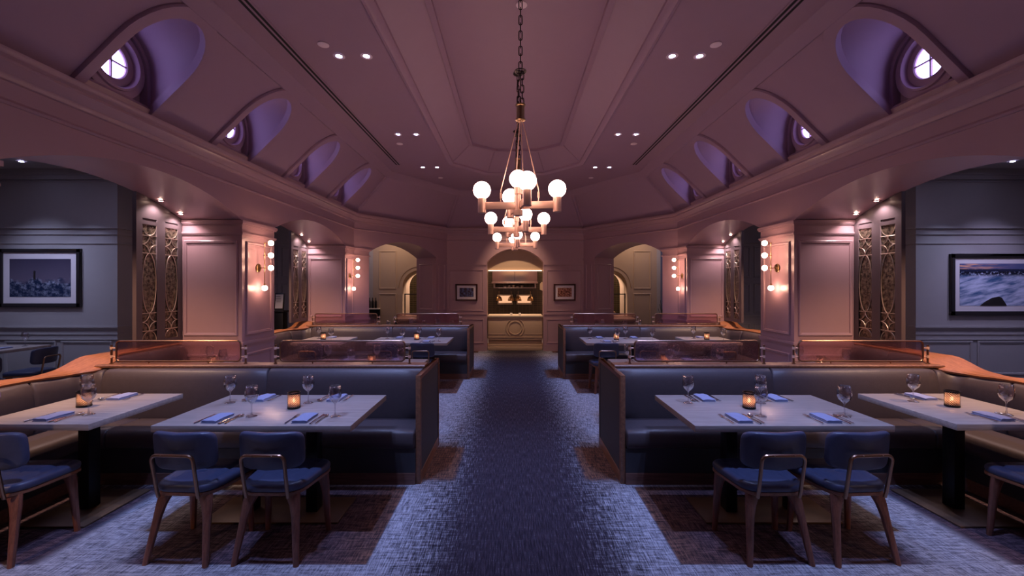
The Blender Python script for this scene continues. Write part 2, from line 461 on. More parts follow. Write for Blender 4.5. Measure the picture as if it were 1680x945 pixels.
# sloped ceiling with dormer niches
INS = .81
TOP = offs(NAVE, INS)
SL = INS/(ZF-ZC)
DOR = [.65, 2.05, 3.45, 4.85, 6.25, 7.65]
DR, DZ = .33, 3.49
def niche_arc(c, r, z0=ZC, zs=DZ, n=18):
    return [(c-r, z0)]+[(c-r*math.cos(PI*i/n), zs+r*math.sin(PI*i/n)) for i in range(n+1)]+[(c+r, z0)]
wn = 0
for s in (-1, 1):
    sx = lambda z: s*(HW-(z-ZC)*SL)
    poly = [(YB, ZC)]
    for c in DOR: poly += niche_arc(c, DR)
    poly += [(8.7, ZC), (TOP[1][1], ZF), (YB, ZF)]
    m = MB(); m.add([(sx(z), y, z) for y, z in poly], [tuple(range(len(poly)))])
    nx, nz = -s*.7, -.71
    m2 = MB(); m3 = MB(); m4 = MB()
    for c in DOR:
        arc = niche_arc(c, DR)
        m2.loft([[(sx(z), y, z) for y, z in arc], [(s*(HW+.05), y, z) for y, z in arc]])
        m2.add([(s*(HW+.04), y, z) for y, z in arc], [tuple(range(len(arc)))])
        # rib next to the window wall
        ri = niche_arc(c, DR-.035)
        m2.loft([[(s*(HW-.03), y, z) for y, z in arc], [(s*(HW-.03), y, z) for y, z in ri], [(s*(HW+.04), y, z) for y, z in ri]])
        # raised trim round the mouth
        secs = []
        for (yi, zi), (yo, zo) in zip(niche_arc(c, DR-.04), niche_arc(c, DR+.05)):
            I = Vector((sx(zi), yi, zi)); O = Vector((sx(zo), yo, zo)); N = Vector((nx, 0, nz))*.028
            secs.append([O*.7+I*.3-N*1.6, I-N*1.6, I+N*.8, I*.75+O*.25+N, I*.1+O*.9+N, O+N*.5, O-N*.4])
        m3.loft(secs)
    struct(m, 'ceiling_slope_'+SD[s], 'ceil')
    struct(m2, 'ceiling_niche_'+SD[s], 'ceil')
    struct(m3, 'trim_niche_'+SD[s], 'ceil')
    for c in DOR[1:]:
        wn += 1
        e = bpy.data.objects.new('window_%d' % wn, None); C.objects.link(e); e['kind'] = 'structure'
        e.location = (s*(HW+.04), c, 3.485)
        f = MB(); f.lathe([(.292, 0), (.292, .05), (.278, .058), (.236, .055), (.232, .072), (.215, .078), (.206, .062), (.20, .03), (.150, .028), (.143, .036), (.136, .028), (.136, 0)], (0, 0, 0), 40, 'X')
        f.v = [(-s*x, y, z) for x, y, z in f.v]
        f.f = f.f[:-2] if False else f.f
        # drop lathe caps
        f.f = [q for q in f.f if len(q) == 4]
        f.build('window_frame', 'ceil', e)
        p = MB(); p.lathe([(.137, .008), (.137, .014)], (0, 0, 0), 32, 'X'); p.v = [(-s*x, y, z) for x, y, z in p.v]
        p.build('window_pane', 'sky', e)
        b = MB(); b.box((-s*.02, 0, 0), (.02, .012, .272)); b.box((-s*.02, 0, 0), (.02, .272, .012))
        b.build('window_muntin', 'ceil', e)
# far slopes
m = MB()
B = [(x, y, ZC) for x, y in NAVE]; T = [(x, y, ZF) for x, y in TOP]
for i in (1, 2, 3): m.add([B[i], B[i+1], T[i+1], T[i]], [(0, 1, 2, 3)])
struct(m, 'ceiling_slope_back', 'ceil')
# hip and ridge mouldings
m = MB()
for i in (1, 2, 3, 4):
    a, b = Vector(B[i]), Vector(T[i]); m.tube([a, b], .045, 8); m.tube([a, b], .022, 6)
for i in (1, 2, 3):
    a, b = Vector(T[i]), Vector(T[i+1]); 
sweep(m, NAVE, [(INS-.10, ZF-.10), (INS-.07, ZF-.115), (INS+.03, ZF-.03), (INS+.05, ZF+.01), (INS-.0, ZF+.02)])
struct(m, 'trim_2', 'ceil')
# flat ceiling ring and the tray
TR0 = [(-1.26, YB), (-1.26, 7.87), (-.6, 8.62), (.6, 8.62), (1.26, 7.87), (1.26, YB)]
TR1 = offs(TR0, .10)
TR2 = [(-.84, YB), (-.84, 7.60), (-.40, 7.96), (.40, 7.96), (.84, 7.60), (.84, YB)]
TR3 = offs(TR2, .06)
ZT = 4.2
m = MB()
r0 = [(x, y, ZF) for x, y in TOP]; r1 = [(x, y, ZF) for x, y in TR0]
m.loft([r0, r1]); struct(m, 'ceiling_flat', 'ceil')
m = MB()
m.loft([[(x, y, ZF) for x, y in TR0], [(x, y, ZF-.02) for x, y in TR0], [(x, y, ZF-.03) for x, y in offs(TR0, .03)], [(x, y, ZF-.015) for x, y in offs(TR0, .05)], [(x, y, ZF-.01) for x, y in TR1],
        [(x, y, ZF+.02) for x, y in TR1]])
m.loft([[(x, y, ZF+.02) for x, y in TR1], [(x, y, ZT-.03) for x, y in TR2], [(x, y, ZT-.045) for x, y in TR2], [(x, y, ZT-.045) for x, y in TR3], [(x, y, ZT) for x, y in TR3]])
tr = [(x, y, ZT) for x, y in TR3]; m.add(tr, [tuple(range(6))])
# seams of the sloped tray panels
for i in (1, 2, 3, 4): m.tube([Vector((*TR1[i], ZF+.02)), Vector((*TR2[i], ZT-.035))], .014, 6)
struct(m, 'ceiling_tray', 'ceil')
m = MB(); m.b2((-9, YB, 4.3), (9, 14.5, 4.45)); struct(m, 'ceiling_deck', 'ceil')

# ---- panel mouldings
def frame(mb, o, u, v, n, w, h, t=.035, d=.018):
    """raised rectangular moulding; o lower corner, u,v unit axes, n outward"""
    o, u, v, n = Vector(o), Vector(u), Vector(v), Vector(n)
    P = [(0, 0), (1, 0), (1, 1), (0, 1)]
    prof = [(0, 0), (.0, .6), (.3, 1), (.55, .75), (.8, .8), (1, .2), (1, 0)]
    secs = []
    for a, b in P:
        sx, sy = (1 if a == 0 else -1), (1 if b == 0 else -1)
        secs.append([o+u*(a*w+sx*k*t)+v*(b*h+sy*k*t)+n*(e*d) for k, e in prof])
    mb.loft(secs, closed=False, ring=True)
Z3 = (0, 0, 1)
tn = 2
for s in (-1, 1):
    m = MB()
    for (a, b) in PIERS[1:]:
        pb = b
        # aisle face
        w = pb-a
        frame(m, (s*HW, a+.07, 1.06), (0, 1, 0), Z3, (-s, 0, 0), w-.14, 1.14)
        frame(m, (s*HW, a+.07, .22), (0, 1, 0), Z3, (-s, 0, 0), w-.14, .62)
        # camera-facing face
        frame(m, (s*(HW+.05), a, 1.06), (s, 0, 0), Z3, (0, -1, 0), .64, 1.14)
        frame(m, (s*(HW+.05), a, .22), (s, 0, 0), Z3, (0, -1, 0), .64, .62)
        # capital, rail and base bands wrap the pier
        for z0, z1, pr in ((2.405, 2.44, .028), (2.39, 2.405, .018), (2.28, 2.30, .02), (2.265, 2.28, .012), (.955, .985, .02), (.93, .955, .01), (0, .14, .014)):
            yl = a-pr; yh = pb+(pr if pb < 8.6 else 0)
            m.b2((s*(HW-pr), yl, z0), (s*(HW+.742), yh, z1))
    struct(m, 'trim_pier_'+SD[s], 'paint')
    # angled wall trims
    p0 = Vector((s*HW, 8.7)); p1 = Vector((s*1.75, 10.9)); L = (p1-p0).length; t = (p1-p0)/L
    nin = Vector((-s*abs(t.y), -abs(t.x)))
    m = MB()
    for ua, ub in ((0, .36), (.86*L, L)):
        for z0, z1, pr in ((2.405, 2.44, .028), (2.28, 2.30, .02), (.955, .985, .02), (0, .14, .014)):
            if ua > 1 and z0 > 2: z0 -= .07; z1 -= .07
            q = [(ua, -.3), (ub+(pr if ua == 0 else 0), -.3), (ub+(pr if ua == 0 else 0), pr), (ua-(pr if ua > 1 else 0), pr)]
            m.prism(q, lambda a, b, d: (p0.x+t.x*a+nin.x*b, p0.y+t.y*a+nin.y*b, d), z0, z1)
    # jamb reveal panel
    j = p0+t*(.86*L); outn = -nin
    frame(m, (j.x+outn.x*.1, j.y+outn.y*.1, 1.06), (outn.x, outn.y, 0), Z3, (-t.x, -t.y, 0), .5, 1.16)
    q0 = p0+t*(.89*L)
    frame(m, (q0.x, q0.y, 1.06), (t.x, t.y, 0), Z3, (nin.x, nin.y, 0), .08*L, 1.16, .03)
    struct(m, 'trim_angled_'+SD[s], 'paint')
    # flat piece of back wall
    m = MB()
    xa, xb = (.80, 1.70)
    x0 = xa if s > 0 else -xb
    frame(m, (x0, 10.9, 1.02), (1, 0, 0), Z3, (0, -1, 0), .9, 1.06)
    frame(m, (x0, 10.9, .2), (1, 0, 0), Z3, (0, -1, 0), .9, .62)
    for z0, z1, pr in ((2.20, 2.235, .022), (2.16, 2.175, .012), (.93, .96, .02), (0, .16, .016)):
        m.b2((s*.73, 10.9-pr, z0), (s*1.76, 10.91, z1))
    m.b2((s*.715, 10.885, 0), (s*.745, 11.0, .30))
    struct(m, 'trim_back_'+SD[s], 'paint')

# ------------------------------------------------------------------ side rooms
for s in (-1, 1):
    m = MB(); m.b2((s*6.55, 7.0, 0), (s*9.4, 9.6, 3.6)); struct(m, 'wall_picture_'+SD[s], 'paint2')
    m = MB(); m.b2((s*4.04, 9.6, 0), (s*9.4, 9.8, 3.6)); struct(m, 'wall_far_'+SD[s], 'paint2')
    m = MB(); m.b2((s*9.2, YB, 0), (s*9.4, 9.7, 3.6)); struct(m, 'wall_outer_'+SD[s], 'paint2')
    m = MB(); m.b2((s*4.04, YB, 3.56), (s*9.4, 9.7, 3.66)); struct(m, 'ceiling_side_'+SD[s], 'paint2')
    m = MB(); Y0 = 7.0
    for z0, z1, pr in ((3.47, 3.56, .09), (3.40, 3.47, .05), (3.36, 3.38, .02), (2.60, 2.64, .035), (2.50, 2.52, .02), (2.35, 2.37, .015), (.975, 1.0, .035), (.945, .975, .02), (.86, .875, .012), (.775, .79, .02), (0, .15, .016)):
        m.b2((s*(6.55-pr), Y0-pr, z0), (s*9.2, 9.6, z1))
    for k in range(3):
        xx = 6.63+k*.92
        a = s*xx if s > 0 else s*(xx+.84)
        frame(m, (a, Y0, .2), (1, 0, 0), Z3, (0, -1, 0), .84, .56, .04, .02)
    for z0, z1, pr in ((2.62, 2.70, .05), (1.75, 1.78, .02), (.97, 1.0, .03), (.9, .92, .02)):
        m.b2((s*4.1, 9.6-pr, z0), (s*6.55, 9.61, z1))
    for k in range(4):
        xx = 4.2+k*.58; a = s*xx if s > 0 else s*(xx+.5)
        frame(m, (a, 9.6, 1.85), (1, 0, 0), Z3, (0, -1, 0), .5, .7)
        frame(m, (a, 9.6, 1.05), (1, 0, 0), Z3, (0, -1, 0), .5, .66)
        frame(m, (a, 9.6, .2), (1, 0, 0), Z3, (0, -1, 0), .5, .62)
    struct(m, 'trim_picture_'+SD[s], 'paint2')
    # olive wall behind the angled arch, arched pass-through
    xo, xi = 4.09, 2.0
    a0, a1 = 3.24, 2.28
    r = (a0-a1)/2; zc = 2.12-r
    poly = [(xo, 0), (a0, 0), (a0, zc)]+[((a0+a1)/2+r*math.cos(PI*i/16), zc+r*math.sin(PI*i/16)) for i in range(1, 16)]+[(a1, zc), (a1, 0), (xi, 0), (xi, 3.5), (xo, 3.5)]
    m = MB(); m.prism(poly, lambda a, b, d: (s*a, d, b), 12.3, 12.65)
    m.b2((s*a0, 12.31, 0), (s*a1, 12.6, .76))
    shell = [(a0, .76), (a0, zc)]+[((a0+a1)/2+r*math.cos(PI*i/16), zc+r*math.sin(PI*i/16)) for i in range(1, 16)]+[(a1, zc), (a1, .76)]
    m.loft([[(s*x, y, z) for x, z in shell] for y in (12.6, 13.15)])
    struct(m, 'wall_kitchen_'+SD[s], 'tan')
    m = MB(); q = lambda x, w: (s*x if s > 0 else s*(x+w))
    frame(m, (q(3.42, .5), 12.3, 1.58), (1, 0, 0), Z3, (0, -1, 0), .5, 1.1)
    frame(m, (q(3.42, .5), 12.3, .3), (1, 0, 0), Z3, (0, -1, 0), .5, 1.15)
    ringi = [((a0+a1)/2+(r+.10)*math.cos(PI*i/20), zc+(r+.10)*math.sin(PI*i/20)) for i in range(21)]
    ringo = [((a0+a1)/2+(r+.13)*math.cos(PI*i/20), zc+(r+.13)*math.sin(PI*i/20)) for i in range(21)]
    m.loft([[(s*x, 12.3, z) for x, z in ringi], [(s*x, 12.285, z) for x, z in ringi], [(s*x, 12.285, z) for x, z in ringo], [(s*x, 12.3, z) for x, z in ringo]])
    struct(m, 'trim_kitchen_'+SD[s], 'tan')
    m = MB(); m.b2((s*4.09, 12.3, 0), (s*4.2, 14.2, 3.5)); m.b2((s*4.2, 13.0, 0), (s*9, 13.2, 3.5)); struct(m, 'wall_service_'+SD[s], 'paint2')
# kitchen shell
m = MB(); m.b2((-4.1, 13.6, 0), (4.1, 13.8, 3.5)); struct(m, 'wall_kitchen_back', 'tile')
m = MB(); m.b2((-9, 11.2, 3.4), (9, 14.2, 3.5)); m.b2((-9, 9.8, 3.4), (-3.2, 11.2, 3.5)); m.b2((3.2, 9.8, 3.4), (9, 11.2, 3.5)); struct(m, 'ceiling_kitchen', 'paint2')

# ------------------------------------------------------------------ pass-through kitchen, in the middle
k = thing('serving_counter', 'cream panelled serving counter under the kitchen arch', 'counter', (0, 11.02, 0))
m = MB(); m.b2((-.70, .0, .26), (.70, .5, .86)); m.b2((-.70, -.03, .0), (.70, .5, .10)); m.b2((-.70, -.01, .10), (.70, .5, .16)); m.b2((-.70, .06, .16), (.70, .5, .26))
m.build('counter_front', 'olive', k, .006)
m = MB(); m.b2((-.705, -.05, .86), (.705, .55, .905)); m.build('counter_top', 'tilewhite', k, .008)
m = MB()
for rr in (.17, .235):
    n = 40
    def pt(a, r, y): return (r*math.cos(a), y, .58+r*math.sin(a))
    rng = [2*PI*i/n for i in range(n)] if rr < .2 else None
    if rng: m.tube([pt(a, rr, -.008) for a in rng], .017, 6, True)
    else:
        for sg in (0, PI): m.tube([pt(sg-1.0+2.0*i/16, rr, -.008) for i in range(17)], .015, 6)
m.box((-.47, -.004, .42), (.45, .016, .016)); m.box((.47, -.004, .42), (.45, .016, .016)); m.box((0, -.004, .34), (1.38, .02, .02)); m.box((0, -.004, .80), (1.38, .016, .016))
m.build('counter_relief', 'olive', k)
for xx in (-.10, .12):
    b = MB(); b.b2((xx-.03, 11.05, .905), (xx+.03, 11.11, .965)); o = b.build('ticket_block', 'white', None, .006)
    tag(o, 'small white block on the serving counter, '+('beside the relief centre toward the lighthouse side' if xx < 0 else 'toward the waterfall side'), 'block', 'blocks on the serving counter')
m = MB(); m.b2((-.74, 11.2, 2.07), (.74, 11.32, 2.8)); struct(m, 'wall_valance', 'olive')
o = MB().b2((-.70, 11.17, 2.055), (.70, 11.2, 2.072)).build('light_strip', 'warmstrip'); tag(o, 'warm light strip along the lower edge of the panel over the serving hatch', 'light')
h = thing('range_hood', 'wide brushed steel range hood above the kitchen line', 'hood', (0, 12.9, 0))
MB().b2((-.68, 0, 1.78), (.68, .7, 2.25)).build('hood_body', 'steel', h, .01)
MB().b2((-.70, -.03, 1.74), (.70, .7, 1.79)).build('hood_lip', 'steel', h, .006)
MB().b2((-.005, -.012, 1.80), (.005, .0, 2.10)).build('hood_seam', 'dark', h)
MB().b2((-.64, .05, 1.715), (.64, .6, 1.74)).build('hood_filter', 'wled', h) if False else None
sh = thing('pot_shelf', 'steel shelf of pans below the range hood', 'shelf', (0, 13.3, 0))
MB().b2((-.66, 0, 1.60), (.66, .28, 1.62)).b2((-.66, 0, 1.60), (-.62, .28, 1.74)).b2((.62, 0, 1.60), (.66, .28, 1.74)).build('shelf_board', 'steel', sh, .004)
for i, xx in enumerate((-.30, -.17, -.04, .09, .22)):
    mb = MB(); mb.lathe([(.045, 0), (.06, .045+.012*(i % 3)), (.055, .045+.012*(i % 3)), (.04, .006)], (0, 0, 0), 14)
    o = mb.build('pan', 'steel'); o.location = (xx, 13.42, 1.621)
    tag(o, 'steel pan on the shelf under the range hood, number-%s from the lighthouse side' % ('one', 'two', 'three', 'four', 'five')[i], 'pan', 'pans on the kitchen shelf')
for i, s in enumerate((-1, 1)):
    ov = thing('pizza_oven', 'glowing open oven in the green tiles, '+SIDE[s], 'oven', (s*.30, 13.5, 1.24), 0, 'open kitchen ovens')
    fr = MB(); frm = [(-.24, -.15), (.24, -.15), (.24, .15), (-.24, .15)]
    fr.b2((-.24, -.02, -.16), (.24, .1, -.11)).b2((-.24, -.02, .12), (.24, .1, .155)).b2((-.24, -.02, -.11), (-.205, .1, .12)).b2((.205, -.02, -.11), (.24, .1, .12))
    fr.build('oven_surround', 'tilewhite', ov, .004)
    MB().b2((-.205, .085, -.11), (.205, .095, .12)).build('oven_mouth', 'oven', ov)
    for j, q in enumerate((-1, 1)):
        hl = thing('heat_lamp', 'dark domed heat lamp, %s one before the oven on the %s' % (('outer', 'inner')[j if s < 0 else 1-j], SIDE[s]), 'lamp', (s*.30+q*.19, 13.3, 1.20), 0, 'kitchen heat lamps')
        mb = MB(); mb.lathe([(.02, .16), (.03, .15), (.07, .12), (.10, .05), (.105, 0), (.095, 0), (.06, .1), (.01, .14)], (0, 0, 0), 18); mb.build('lamp_shade', 'dbrass', hl)
        MB().tube([(0, 0, .15), (0, 0, .30)], .008, 6).build('lamp_stem', 'dbrass', hl)
        MB().sphere((0, 0, .04), .03, 10, 6).build('lamp_bulb', 'oven', hl)
o = MB().b2((-.92, 13.3, 0), (-.86, 13.36, 1.62)).build('brass_pipe', 'dbrass', None, .02); tag(o, 'upright brass pipe on the green tiles inside the serving hatch', 'pipe')
mm = MB(); pl = [(0, 0), (.0, .18), (.05, .24), (.12, .24), (.12, .0), (.1, -.04)]
mm.prism(pl, lambda a, b, d: (.80+a, d, 1.55+b), 13.55, 13.6); o = mm.build('round_wall_opening', 'tilewhite'); tag(o, 'pale rounded plate on the kitchen tiles at the hatch edge', 'plate')

# ------------------------------------------------------------------ side pass-throughs
for s in (-1, 1):
    o = MB().b2((s*3.34, 12.22, .76), (s*2.2, 12.7, .80)).build('pass_shelf', 'tilewhite', None, .006)
    tag(o, 'pale stone shelf in the small arched hatch, '+SIDE[s], 'shelf')
    m = MB(); x0, x1 = s*3.16, s*2.34
    for xx in (x0, x1):
        m.box((xx, 12.26, 1.12), (.03, .03, .62))
    m.box(((x0+x1)/2, 12.26, 1.43), (.85, .03, .03)); m.box(((x0+x1)/2, 12.26, .86), (.82, .02, .02))
    o = m.build('sneeze_guard', 'black', None, .004); tag(o, 'thin black metal guard frame on the arched hatch shelf, '+SIDE[s], 'guard')
    st = thing('service_stand', 'dark service stand with stone top below the arched hatch, '+SIDE[s], 'stand', (s*2.75, 11.75, 0))
    MB().b2((-.5, -.2, 0), (.5, .2, .74)).build('stand_body', 'panel_dark', st, .01)
    MB().b2((-.55, -.23, .74), (.55, .23, .78)).build('stand_top', 'tilewhite', st, .006)
o = MB().lathe([(.001, .22), (.05, .21), (.10, .16), (.12, .08), (.12, .02), (.14, .0), (.001, 0)], (0, 0, 0), 24).build('serving_dome', 'white'); o.location = (2.62, 12.42, .80)
tag(o, 'white domed serving cover on the hatch shelf', 'dome')
o = MB().sphere((0, 0, .07), .07, 16, 10).build('dark_bowl', 'dbrass'); o.location = (2.86, 12.42, .80); tag(o, 'small dark round pot beside the white dome', 'pot')

# potted spiky plant and a slim shelf at the service corner
pp = thing('spiky_plant', 'dark spiky potted plant in the gap beside the sconce pier, waterfall side', 'plant', (4.06, 11.5, 0))
MB().lathe([(.10, 0), (.14, .55), (.13, .55), (.10, .05)], (0, 0, 0), 18).build('pot', 'black', pp)
for i in range(9):
    a = 2*PI*i/9+.2; ln = .55+.12*(i % 3); out = .08+.04*(i % 2)
    mb = MB(); rows = []
    for kq in range(6):
        tq = kq/5; wq = .028*(1-tq)**.7*(.6+1.2*tq*(1-tq)*2)+.001
        rr = .03+out*tq*1.6
        px, py, pz = rr*math.cos(a), rr*math.sin(a), .5+ln*tq
        dx, dy = -math.sin(a)*wq, math.cos(a)*wq
        rows.append([(px-dx, py-dy, pz), (px+.006*math.cos(a), py+.006*math.sin(a), pz), (px+dx, py+dy, pz), (px-.006*math.cos(a), py-.006*math.sin(a), pz)])
    mb.loft(rows, closed=True, cap=True); mb.build('leaf', 'leaf', pp)
bs = thing('back_shelf', 'narrow white wall shelf with dark bottles behind the sconce pier, lighthouse side', 'shelf', (-4.16, 12.24, 0))
MB().b2((-.06, -.1, 1.0), (.28, .06, 1.03)).build('shelf_board', 'white', bs)
MB().b2((-.06, .02, .7), (.28, .06, 1.0)).build('bracket', 'black', bs)
for i in range(3):
    b = MB(); b.lathe([(.035, 0), (.037, .18), (.014, .23), (.013, .30), (.001, .30)], (0, 0, 0), 12)
    o = b.build('wine_bottle', 'black'); o.location = (-4.16+.09*i, 12.21, 1.03)
    tag(o, 'dark bottle on the narrow white shelf, %s from the pier' % ('first', 'second', 'third')[i], 'bottle', 'bottles on the narrow shelf')
# menu stand
ms = thing('menu_stand', 'black pedestal holding a lit white menu card beside the lighthouse-side pier', 'menu stand', (-4.72, 8.5, 0))
MB().b2((-.10, -.08, 0), (.12, .1, 1.14)).b2((-.13, -.11, 1.14), (.15, .13, 1.17)).build('pedestal', 'black', ms, .008)
MB().box((0, .02, 1.35), (.19, .02, .34), 0, -.12).build('board', 'frame_black', ms, .004)
MB().box((0, .006, 1.352), (.145, .006, .28), 0, -.12).build('menu_card', 'menu', ms)
m = MB()
for i in range(6): m.box((-.01, .0015-(.1-.035*i)*.12, 1.45-.035*i), (.09+.012*(i % 3), .003, .008), 0, -.12)
m.build('menu_lines', 'panel_dark', ms)

# ------------------------------------------------------------------ pictures
def picture(name, label, art_m, loc, w, h, fw, mw, fm, group=None, extra=None):
    t = thing(name, label, 'picture', loc, 0, group)
    m = MB()
    for a, b, c, d in ((-w/2, w/2, -h/2, -h/2+fw), (-w/2, w/2, h/2-fw, h/2), (-w/2, -w/2+fw, -h/2, h/2), (w/2-fw, w/2, -h/2, h/2)):
        m.b2((a, -.045, c), (b, 0, d))
    m.build('frame', fm, t, .004)
    m = MB(); m.b2((-w/2+fw, -.022, -h/2+fw), (w/2-fw, -.01, h/2-fw)); m.build('mat_board', 'mat_board', t)
    iw, ih = w/2-fw-mw, h/2-fw-mw
    m = MB(); m.b2((-iw, -.026, -ih), (iw, -.0215, ih)); pr = m.build('print', art_m, t)
    if extra: extra(t, iw, ih)
    return t
def tower(t, iw, ih):
    m = MB(); m.prism([(-.018, -.02), (.018, -.02), (.013, .085), (.018, .09), (.012, .115), (-.012, .115), (-.018, .09), (-.013, .085)], lambda a, b, d: (a-.09*iw/.5, d, b), -.030, -.026)
    m.build('printed_tower', 'frame_black', t)
def rock(t, iw, ih):
    m = MB(); m.prism([(-.24, -ih), (-.15, -ih+.07), (-.04, -ih+.13), (.07, -ih+.15), (.12, -ih+.13), (.20, -ih)], lambda a, b, d: (a+.02, d, b), -.030, -.026)
    m.build('printed_rock', 'frame_black', t)
picture('framed_picture', 'large black-framed print of a lighthouse in stormy sea on grey wall', 'stormy_sea', (-7.79, 7.0, 1.79), 1.33, .95, .06, .105, 'frame_black', 'large framed seascapes', tower)
picture('framed_picture', 'large black-framed print of a blue waterfall and dark rock on grey wall', 'waterfall', (7.79, 7.0, 1.68), 1.40, 1.00, .065, .09, 'frame_black', 'large framed seascapes', rock)
picture('framed_picture', 'small red-brown framed print with blue shapes beside the kitchen arch', 'blue_night', (-1.24, 10.9, 1.50), .55, .42, .035, .06, 'frame_red', 'small framed prints')
picture('framed_picture', 'small red-brown framed sepia print beside the kitchen arch', 'sepia', (1.26, 10.9, 1.50), .55, .42, .035, .06, 'frame_red', 'small framed prints')

# ------------------------------------------------------------------ lattice screens
def ztop(y, lo, hi):
    a = (hi-lo)/2; c = (hi+lo)/2; h = CRN-SPR; R = (a*a+h*h)/(2*h)
    return CRN-R+math.sqrt(max(0, R*R-(y-c)**2))
def lattice(s, y0, y1, lo, hi, label):
    t = thing('lattice_screen', label, 'screen', (s*4.02, y0, 0), 0, 'lattice screens on the arcade')
    X = lambda d: -s*d
    ZB = 1.0
    m = MB()
    cols = [(0, .075), (.258, .372), (.555, y1-y0)]
    for a, b in cols:
        n = 6
        pts = [(a+(b-a)*i/n, ztop(y0+a+(b-a)*i/n, lo, hi)-.004) for i in range(n+1)]
        m.prism([(a, ZB), (b, ZB)]+pts[::-1], lambda u, v, d: (X(d), u, v), -.03, .012)
    for a, b in ((.075, .258), (.372, .555)):
        pts = [(a+(b-a)*i/4, ztop(y0+a+(b-a)*i/4, lo, hi)-.004) for i in range(5)]
        zlow = min(p[1] for p in pts)
        m.prism([(a, 2.385), (b, 2.385)]+pts[::-1], lambda u, v, d: (X(d), u, v), -.03, .012) if zlow > 2.40 else None
        m.b2((X(-.03), a, 2.32), (X(.012), b, 2.36)); m.b2((X(-.03), a, ZB), (X(.012), b, 1.06))
        m.b2((X(-.02), a, 2.36), (X(0), b, 2.39))
    fr = m.build('screen_frame', 'lattice', t, 0, smooth=15)
    for a, b in ((.075, .258), (.372, .555)):
        g = MB(); g.b2((X(-.008), a, 1.06), (X(0), b, 2.32)); gl = g.build('glass_panel', 'antique', t)
        w = b-a; cy = (a+b)/2; c = MB(); xx = X(.006)
        P = lambda u, v: (xx, u, v)
        for z in (2.20, 2.01, 1.36, 1.17): c.tube([P(a, z), P(b, z)], .0045, 5)
        c.tube([P(cy-w/2*math.cos(PI*i/14), 2.32-.115*math.sin(PI*i/14)) for i in range(15)], .0045, 5)
        for zc0, hh in ((2.105, .095), (1.265, .095)):
            for su in (-1, 1):
                for sv in (-1, 1):
                    c.tube([P(cy+su*(w/2-w/2*math.sin(PI/2*i/8)), zc0+sv*(hh-hh*math.cos(PI/2*i/8))) for i in range(9)], .0045, 5)
        c.tube([P(cy+w/2*.96*math.cos(2*PI*i/28), 1.685+.325*math.sin(2*PI*i/28)) for i in range(28)], .0045, 5, True)
        c.tube([P(cy-w/2*math.cos(PI*i/14), 1.06+.105*math.sin(PI*i/14)) for i in range(15)], .0045, 5)
        c.build('came', 'lead', gl)
    return t
for s in (-1, 1):
    lattice(s, 4.47, 5.09, 2.66, 5.1, 'tall lattice screen with antique glass beside the nearer pier, '+SIDE[s])
    lattice(s, 7.60, 8.22, 5.79, 8.23, 'tall lattice screen with antique glass beside the farther pier, '+SIDE[s])

